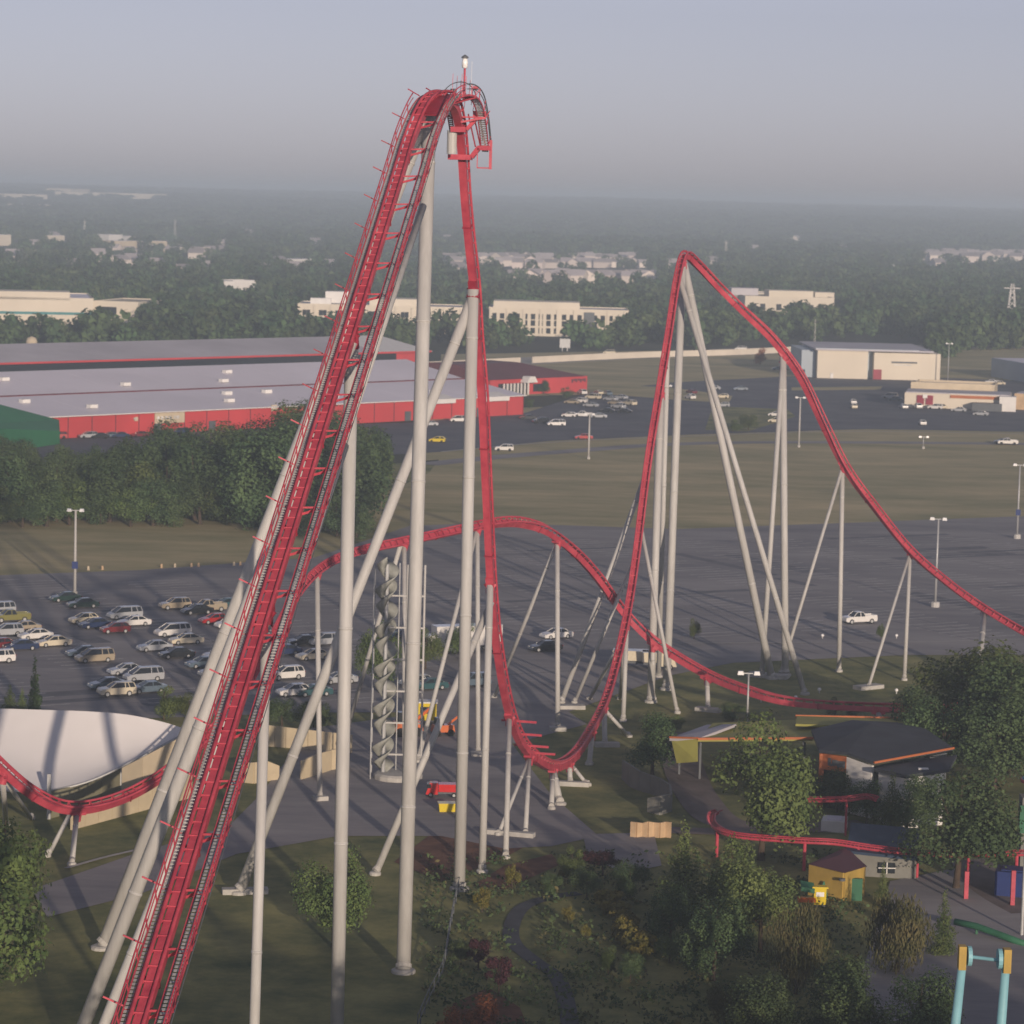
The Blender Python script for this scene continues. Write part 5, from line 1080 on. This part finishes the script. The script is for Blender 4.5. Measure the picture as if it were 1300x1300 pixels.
# ------------------------------------------------------------------ park buildings
# yellow green canopy
t = thing('park_canopy', 'yellow green walled canopy with orange trimmed roof in the park', 'canopy', G(877, 985)); o = Vector(t.location)
def quadbox(pts, th): # pts 4 world points ccw (top face), thickness down
    mb = MB(); q = [Vector(p) for p in pts]; mb.hexa([p - Vector((0, 0, th)) for p in q] + q); return mb
A, B, C_, D = P(850, 936, 317), P(900, 925, 322), P(1010, 931, 318), P(1042, 912, 338); E = P(898, 922, 334)
r = quadbox([p - o for p in (P(850, 937, 316), P(886, 937.5, 314), P(935, 919, 322), P(897, 920, 330))], .3); r.build('roof', GREYR, t)
r = quadbox([p - o for p in (P(886, 938, 314), P(1032, 937, 314), P(1045, 912, 334), P(905, 918, 326))], .3); r.build('roof', YGW, t)
mb = MB(); a0, a1, a2, a3 = P(852, 938, 316), P(886, 938, 314), P(886, 967, 313), P(859, 969, 315); mb.poly([p - o for p in (a0, a1, a2, a3)]); n_ = Vector((0, .25, 0)); mb.poly([p - o + n_ for p in (a3, a2, a1, a0)]); mb.poly([a0 - o, a3 - o, a3 - o + n_, a0 - o + n_]); mb.poly([a1 - o, a1 - o + n_, a2 - o + n_, a2 - o]); mb.poly([a3 - o, a2 - o, a2 - o + n_, a3 - o + n_]); mb.poly([a0 - o, a0 - o + n_, a1 - o + n_, a1 - o]); mb.build('canvas_wall', YGW, t)
mb = MB(); mb.bar(P(853, 951, 315.8) - o, P(886, 949, 313.8) - o, .06, .12); mb.build('wall_band', DSTEEL, t)
mb = MB(); mb.bar(P(886, 938, 313.8) - o, P(1034, 937, 313.8) - o, .2, .25); mb.bar(P(850, 936, 315.8) - o, P(886, 937, 313.8) - o, .15, .2); mb.build('trim', ORANGE, t)
for x, y in ((862, 984), (888, 990), (950, 992), (1020, 990)): b = G(x, y) - o; b.z = 0; mb = MB(); mb.bar(b, b + Vector((0, 0, hgt(x, 940, (b + o).y) - .2)), .22); mb.build('post', DSTEEL, t)
t = thing('park_canopy', 'long thin yellow and orange roof edge behind the dark hexagonal roof', 'canopy', G(1090, 950)); o = Vector(t.location)
quadbox([p - o for p in (P(1010, 919, 322), P(1168, 924, 322), P(1150, 912, 330), P(1012, 908, 330))], .25).build('roof', YGW, t); mb = MB(); mb.bar(P(1010, 909, 329.5) - o, P(1150, 912, 329.5) - o, .2, .3); mb.build('trim', ORANGE, t)
for x in (1020, 1080, 1140): b = G(x, 946) - o; b.z = 0; mb = MB(); mb.bar(b, b + Vector((0, 0, hgt(x, 920, (b + o).y) - .3)), .2); mb.build('post', DSTEEL, t)
# dark hexagonal roof building with orange sign
t = thing('park_shop', 'park shop with a big dark angular roof, white side wall and orange sign front', 'shop', G(1075, 1000)); o = Vector(t.location)
rp = [P(x, y, d) for x, y, d in ((1040, 952, 303), (1075, 955, 301), (1108, 967, 298), (1210, 949, 305), (1175, 925, 316), (1140, 917, 324), (1082, 914, 326), (1030, 926, 318))]
apex = P(1105, 918, 313); mb = MB()
for i in range(8): a, b = rp[i], rp[(i + 1) % 8]; mb.poly([a - o, b - o, apex - o]); mb.poly([b - o - Vector((0, 0, .3)), a - o - Vector((0, 0, .3)), apex - o - Vector((0, 0, .3))]); mb.poly([a - o, a - o - Vector((0, 0, .3)), b - o - Vector((0, 0, .3)), b - o])
mb.build('roof', DARKR, t)
def upwall(par, name, a, b, za, zb, m, z0=0, th=.3):
    o = par.location; d = (b - a); d.z = 0; d.normalize(); n = Vector((-d.y, d.x, 0)) * th; A = Vector((a.x, a.y, z0)) - o; B = Vector((b.x, b.y, z0)) - o; A.z = B.z = z0
    mb = MB(); mb.hexa([A, B, B + n, A + n, A + Vector((0, 0, za - z0)), B + Vector((0, 0, zb - z0)), B + n + Vector((0, 0, zb - z0)), A + n + Vector((0, 0, za - z0))]); return mb.build(name, m, par)
f0, f1, f2 = P(1043, 953, 303.5), P(1075, 957, 301.5), P(1107, 968.5, 298.7)
fw = upwall(t, 'sign_front', f0, f1, f0.z - .3, f1.z - .3, ORANGE, f0.z - 1.9); upwall(t, 'white_wall', f1, f2, f1.z - .3, f2.z - .3, WHITE); upwall(t, 'dark_opening', f0 + Vector((.3, .6, 0)), f1 + Vector((0, .6, 0)), f0.z - 1.8, f0.z - 1.8, GLASS)
upwall(t, 'orange_post', f0 - Vector((.2, .1, 0)), f0 + Vector((.3, -.1, 0)), f0.z - .3, f0.z - .3, ORANGE)
d = (f1 - f0); d.z = 0
for k, (u, w_, z_, h_) in enumerate([(.34, .35, .9, .9), (.42, .18, .6, .3), (.5, .32, .85, .7), (.6, .34, .9, .65), (.71, .36, .8, .75), (.82, .34, .85, .7), (.91, .3, .85, .75)]):
    c = f0 + d * u; mb = MB(); dd = d.normalized(); nn = Vector((dd.y, -dd.x, 0)) * .05; a = c - dd * w_ / 2 + nn - o; b = c + dd * w_ / 2 + nn - o; a.z = b.z = f0.z - 1.9 + z_; mb.bar(a, b, .06, h_ * .9); lt = mb.build('sign_letter', DSTEEL, t)
mb = MB(); mb.bar(P(1110, 968, 297.8) - o, P(1211, 949.5, 304.6) - o, .2, .2); mb.build('trim', ORANGE, t)
e0, e1 = P(1110, 969, 299), P(1205, 952, 305.5); upwall(t, 'back_wall', e0 + Vector((0, 1.2, 0)), e1 + Vector((0, 1.5, 0)), e0.z - .6, e1.z - .6, DSTEEL)
for k in range(3): c = e0.lerp(e1, .1 + .35 * k); mb = MB(); mb.box(c - o - Vector((0, .2, .9)), (1.1, .8, 1.0)); mb.build('vent_unit', DSTEEL, t)
t = thing('park_shop', 'flat dark roofed annex below the orange sign building', 'shop', G(1160, 1010)); o = Vector(t.location)
fr = [P(x, y, d) for x, y, d in ((1110, 975, 297), (1150, 984, 293), (1205, 976, 296), (1215, 958, 305))]; quadbox([p - o for p in fr], .35).build('roof', DARKR, t)
upwall(t, 'white_wall', fr[0] + Vector((.5, .4, 0)), fr[1] + Vector((0, .5, 0)), fr[0].z - .4, fr[1].z - .4, WHITE); upwall(t, 'white_wall', fr[1] + Vector((.1, .5, 0)), fr[2] + Vector((-.4, .4, 0)), fr[1].z - .4, fr[2].z - .4, WHITE)
mb = MB(); mb.box(P(1172, 982, 296) - o + Vector((0, 0, .3)), (1, .6, .5)); mb.build('roof_vent', WHITE, t)
# blue roofed cabin
t = thing('park_cabin', 'cabin with a dark blue pitched roof and grey wall beside the family coaster', 'cabin', G(1120, 1110)); o = Vector(t.location)
bp = [P(x, y, d) for x, y, d in ((1075, 1080, 272), (1170, 1090, 271), (1170, 1052, 281), (1080, 1044, 282))]; quadbox([p - o for p in bp], .25).build('roof', mat('blue_roof', (.025, .045, .085), .7, .15, .4), t)
upwall(t, 'wall', bp[0] + Vector((.5, .5, 0)), bp[1] + Vector((-.4, .5, 0)), bp[0].z - .3, bp[1].z - .3, FENCEG); c = bp[0].lerp(bp[1], .55); mb = MB()
mb.box(c - o + Vector((0, .4, -1.3)), (1.5, .15, 1.0)); w_ = mb.build('window', GLASS, t); mb = MB(); mb.box(c - o + Vector((0, .3, -1.3)), (1.6, .08, .08)); mb.box(c - o + Vector((0, .3, -1.3)), (.08, .08, 1.1)); mb.build('frame', WHITE, w_)
upwall(t, 'side_wall', bp[0] + Vector((.5, .5, 0)), bp[3] + Vector((.5, -.5, 0)), bp[0].z - .3, bp[3].z - .4, FENCEG)
t, w, h = building('park_kiosk', 'low white box building under the upper red track in the park', 'kiosk', (1042, 1056), (1073, 1058), (1058, 1043), 3, WHITE, LAVR, parapet=0)
# yellow hut
t = thing('yellow_hut', 'yellow hut with red brown hipped roof in the family ride area', 'hut', G(1060, 1150)); o = Vector(t.location)
h0, h1, h2 = P(1026, 1097, 264), P(1072, 1108, 261), P(1101, 1100, 264); hb = P(1058, 1088, 271)
for i, (a, b) in enumerate(((h0, h1), (h1, h2))): upwall(t, 'wall', a + Vector((.1, .3, 0)), b + Vector((-.1, .3, 0)), a.z - .1, b.z - .1, YELP)
mb = MB(); pk = P(1065, 1086, 268)
for a, b in ((h0, h1), (h1, h2), (h2, hb + Vector((1.5, 3, .3))), (hb + Vector((1.5, 3, .3)), h0)): mb.poly([a - o, b - o, pk - o])
mb.build('roof', MAROOFR, t); c = h1.lerp(h2, .45); mb = MB(); mb.box(c - o + Vector((0, .15, -1.8)), (1.5, .3, 2.0)); mb.build('door', GREENP, t); mb = MB(); mb.lathe([(.3, 0), (.3, .2)], h1 - o + Vector((-.2, -.1, -.7)), 10); mb.build('round_window', DSTEEL, t)
mb = MB(); c = h0.lerp(h1, .45) - o; mb.hexa([c + Vector((-.6, -.1, -3.2)), c + Vector((.6, -.1, -3.2)), c + Vector((.6, 0, -3.2)), c + Vector((-.6, 0, -3.2)), c + Vector((-.05, -.1, -1.2)), c + Vector((.05, -.1, -1.2)), c + Vector((.05, 0, -1.2)), c + Vector((-.05, 0, -1.2))]); mb.build('painted_tree', GREENP, t)
t = thing('play_kiosk', 'little bright yellow kiosk with green and orange awnings beside the yellow hut', 'kiosk', G(1040, 1151)); mb = MB(); mb.box((0, 0, 1.0), (1.1, .8, 1.5)); mb.build('body', PC['yellow'], t); mb = MB(); mb.box((0, 0, 1.8), (1.5, 1.0, .12), taper=.9); mb.build('roof', PC['yellow'], t)
mb = MB(); mb.hexa([(-1.7, -.6, 1.5), (-.5, -.6, 1.3), (-.5, .6, 1.3), (-1.7, .6, 1.5), (-1.7, -.6, 1.9), (-.5, -.6, 1.7), (-.5, .6, 2.0), (-1.7, .6, 2.2)]); mb.build('awning', GREENP, t); mb = MB(); mb.box((-1.2, -.4, .7), (1.6, .5, .4)); mb.build('counter', PC['orange'], t); mb = MB(); mb.box((.0, -.42, 1.2), (.7, .06, .4)); mb.build('window', LAMPG, t)
for wx in (-.3, .3): mb = MB(); mb.lathe([(.18, 0), (.18, .1)], (wx, -.45, .15), 8); mb.build('wheel', DSTEEL, t)
# family coaster: red track on posts
t = thing('family_coaster_track', 'thin red family coaster track curving over the shaded park', 'family coaster', G(1000, 1120)); o = Vector(t.location)
path = spline([P(x, y, d) for x, y, d in ((912, 1028, 287), (904, 1032, 285), (903, 1042, 282), (911, 1050, 279), (925, 1056, 277), (950, 1060, 276), (990, 1063, 275), (1022, 1065, 274), (1060, 1067, 273.5), (1100, 1073, 272.5), (1140, 1078, 272), (1175, 1081, 272), (1230, 1082, 270), (1320, 1080, 268))], 8)
def fam(path, nm):
    fl = []
    for i in range(len(path)):
        tt = path[min(i + 1, len(path) - 1)] - path[max(i - 1, 0)]; tt.z = 0; tt.normalize(); fl.append(Vector((tt.y, -tt.x, 0)) * .38)
    for s in (-1, 1): mb = MB(); mb.tube([p + f * s - o for p, f in zip(path, fl)], .07, 6); mb.build('rail', RED, t)
    mb = MB(); mb.tube([p - o - Vector((0, 0, .35)) for p in path], .13, 8); mb.build('spine', RED, t); mb = MB()
    for p, f in list(zip(path, fl))[::1]: mb.bar(p - f - o, p - o - Vector((0, 0, .3)), .06); mb.bar(p + f - o, p - o - Vector((0, 0, .3)), .06)
    tag(mb.build('crosstie', RED, t), kind='stuff')
fam(path, 0)
for x, y in ((911, 1050), (1022, 1065), (1091, 1072), (1163, 1080), (1226, 1082), (1287, 1081)):
    p = min(path, key=lambda q: abs(proj(q)[0] - x) + abs(proj(q)[1] - y)); mb = MB(); mb.tube([(p.x - o.x, p.y - o.y, 0), (p.x - o.x, p.y - o.y, p.z - .4)], .16, 8); mb.build('post', RED, t)
path2 = spline([P(x, y, d) for x, y, d in ((1000, 1013, 292), (1042, 1013, 291), (1075, 1012, 290), (1100, 1009, 290), (1112, 1012, 289))], 6); fam(path2, 1); p = path2[12]; mb = MB(); mb.tube([(p.x - o.x, p.y - o.y, 0), (p.x - o.x, p.y - o.y, p.z - .4)], .12, 8); mb.build('post', RED, t)
# more ride pieces at right
t = thing('ride_gateway', 'red T shaped ride posts at the right edge of the park', 'ride', G(1285, 1150)); o = Vector(t.location)
for x, yt, yb in ((1226, 1106, 1142), (1285, 1105, 1150)):
    b = G(x, yb); q = hgt(x, yt, b.y); b = b - o; b.z = 0; mb = MB(); mb.bar(b, b + Vector((0, 0, q)), .38); mb.build('post', RED, t)
mb = MB(); mb.bar(P(1273, 1100, 268) - o, P(1320, 1106, 268) - o, .2, .22); mb.build('crossbeam', RED, t)
t = thing('slide_rail', 'green tubular rail sloping across the lower right corner', 'ride rail', G(1270, 1215)); o = Vector(t.location); mb = MB(); mb.tube([P(x, y, d) - o for x, y, d in ((1212, 1170, 252), (1240, 1176, 251), (1270, 1187, 249), (1310, 1202, 247))], .3, 10); mb.build('tube', GREENP, t, True)
for x, y, d in ((1240, 1177, 251), (1296, 1198, 248)): p = P(x, y, d); mb = MB(); mb.bar((p.x - o.x, p.y - o.y, 0), (p.x - o.x, p.y - o.y, p.z - .2), .2); mb.build('post', GREENP, t)
t = thing('teal_ride_tower', 'white ride tower with teal roof and green panel at the right edge', 'ride', G(1296, 1110)); o = Vector(t.location); g = P(1290, 1010, o.y)
mb = MB(); mb.box((.7, 0, (g.z) / 2), (2.0, 2.0, g.z)); mb.build('body', FENCEG, t); mb = MB(); mb.box((0, -1.1, g.z - 2), (1.1, .3, 2.6)); mb.build('panel', GREENP, t)
mb = MB(); mb.lathe([(2.3, g.z + 1.6), (1.6, g.z + 2.1), (.3, g.z + 2.4)], (2.0, 0, 0), 16); mb.build('roof', TEAL, t); mb = MB(); mb.lathe([(2.4, g.z + 1.3), (2.4, g.z + 1.6)], (2.0, 0, 0), 16); mb.build('roof_rim', RED, t)
mb = MB(); mb.lathe([(1.2, g.z + .2), (1.4, g.z + 1.3)], (1.5, 0, 0), 12); mb.build('drum', DRED, t); mb = MB(); mb.lathe([(1.8, g.z + 2.4), (1.8, g.z + 2.6)], (2.6, 0, 0), 16); mb.build('ring', YELP, t)
t, w, h = building('park_kiosk', 'blue ride booth at the right edge behind the red posts', 'kiosk', (1262, 1138), (1310, 1142), (1285, 1108), 3, BLUEP, BLUEP, parapet=0)
# pale blue swing ride legs, bottom right
t = thing('swing_ride_frame', 'pale blue ride frame with two legs, yellow caps and a crossbar at the bottom right', 'swing ride', (P(1248, 1215, 190).x, 190, 0)); o = Vector(t.location)
tl_, tr_ = P(1222, 1222, 190), P(1277, 1226, 189)
for k, (tp_, bx) in enumerate(((tl_, 1213), (tr_, 1271))):
    b = P(bx, 1300, 190); d = (b - tp_).normalized(); base = tp_ + d * (tp_.z / -d.z); mb = MB(); mb.tube([base - o, tp_ - o], [.42, .27], 14); mb.build('leg', LBLUE, t, True)
    mb = MB(); mb.box(tp_ - o + Vector((-.05 if k == 0 else .05, 0, .35)), (.48, .7, 1.55)); mb.build('cap', YELP, t)
    mb = MB(); s = 1 if k == 0 else -1; c = tp_ - o + Vector((s * .42, 0, .45)); mb.sweep([[c + Vector((dx, math.cos(a * math.pi / 8) * .65, math.sin(a * math.pi / 8) * .65)) for a in range(16)] for dx in (-.13, .13)]); mb.build('bearing', LBLUE, t)
mb = MB(); mb.tube([tl_ - o + Vector((.5, 0, .4)), tr_ - o + Vector((-.5, 0, .35))], .12, 10); mb.build('crossbar', LBLUE, t)
# ------------------------------------------------------------------ haze
def haze_box(dens, col, aniso):
    mb = MB(); x, y0, y1, z0, z1 = 16000, -900, 27500, -1.5, 78
    mb.hexa([(-x, y0, z0), (x, y0, z0), (x, y1, z0), (-x, y1, z0), (-x, y0, z1), (x, y0, z1), (x, y1, z1), (-x, y1, z1)])
    m = bpy.data.materials.new('haze'); m.use_nodes = True; t = m.node_tree; t.nodes.remove(t.nodes['Principled BSDF'])
    v = t.nodes.new('ShaderNodeVolumePrincipled'); v.inputs['Color'].default_value = (*col, 1); v.inputs['Density'].default_value = dens; v.inputs['Anisotropy'].default_value = aniso
    t.links.new(v.outputs[0], t.nodes['Material Output'].inputs['Volume'])
    o = mb.build('haze', m); o['kind'] = 'stuff'; return o
haze_box(.00028, (.70, .84, .98), .0)
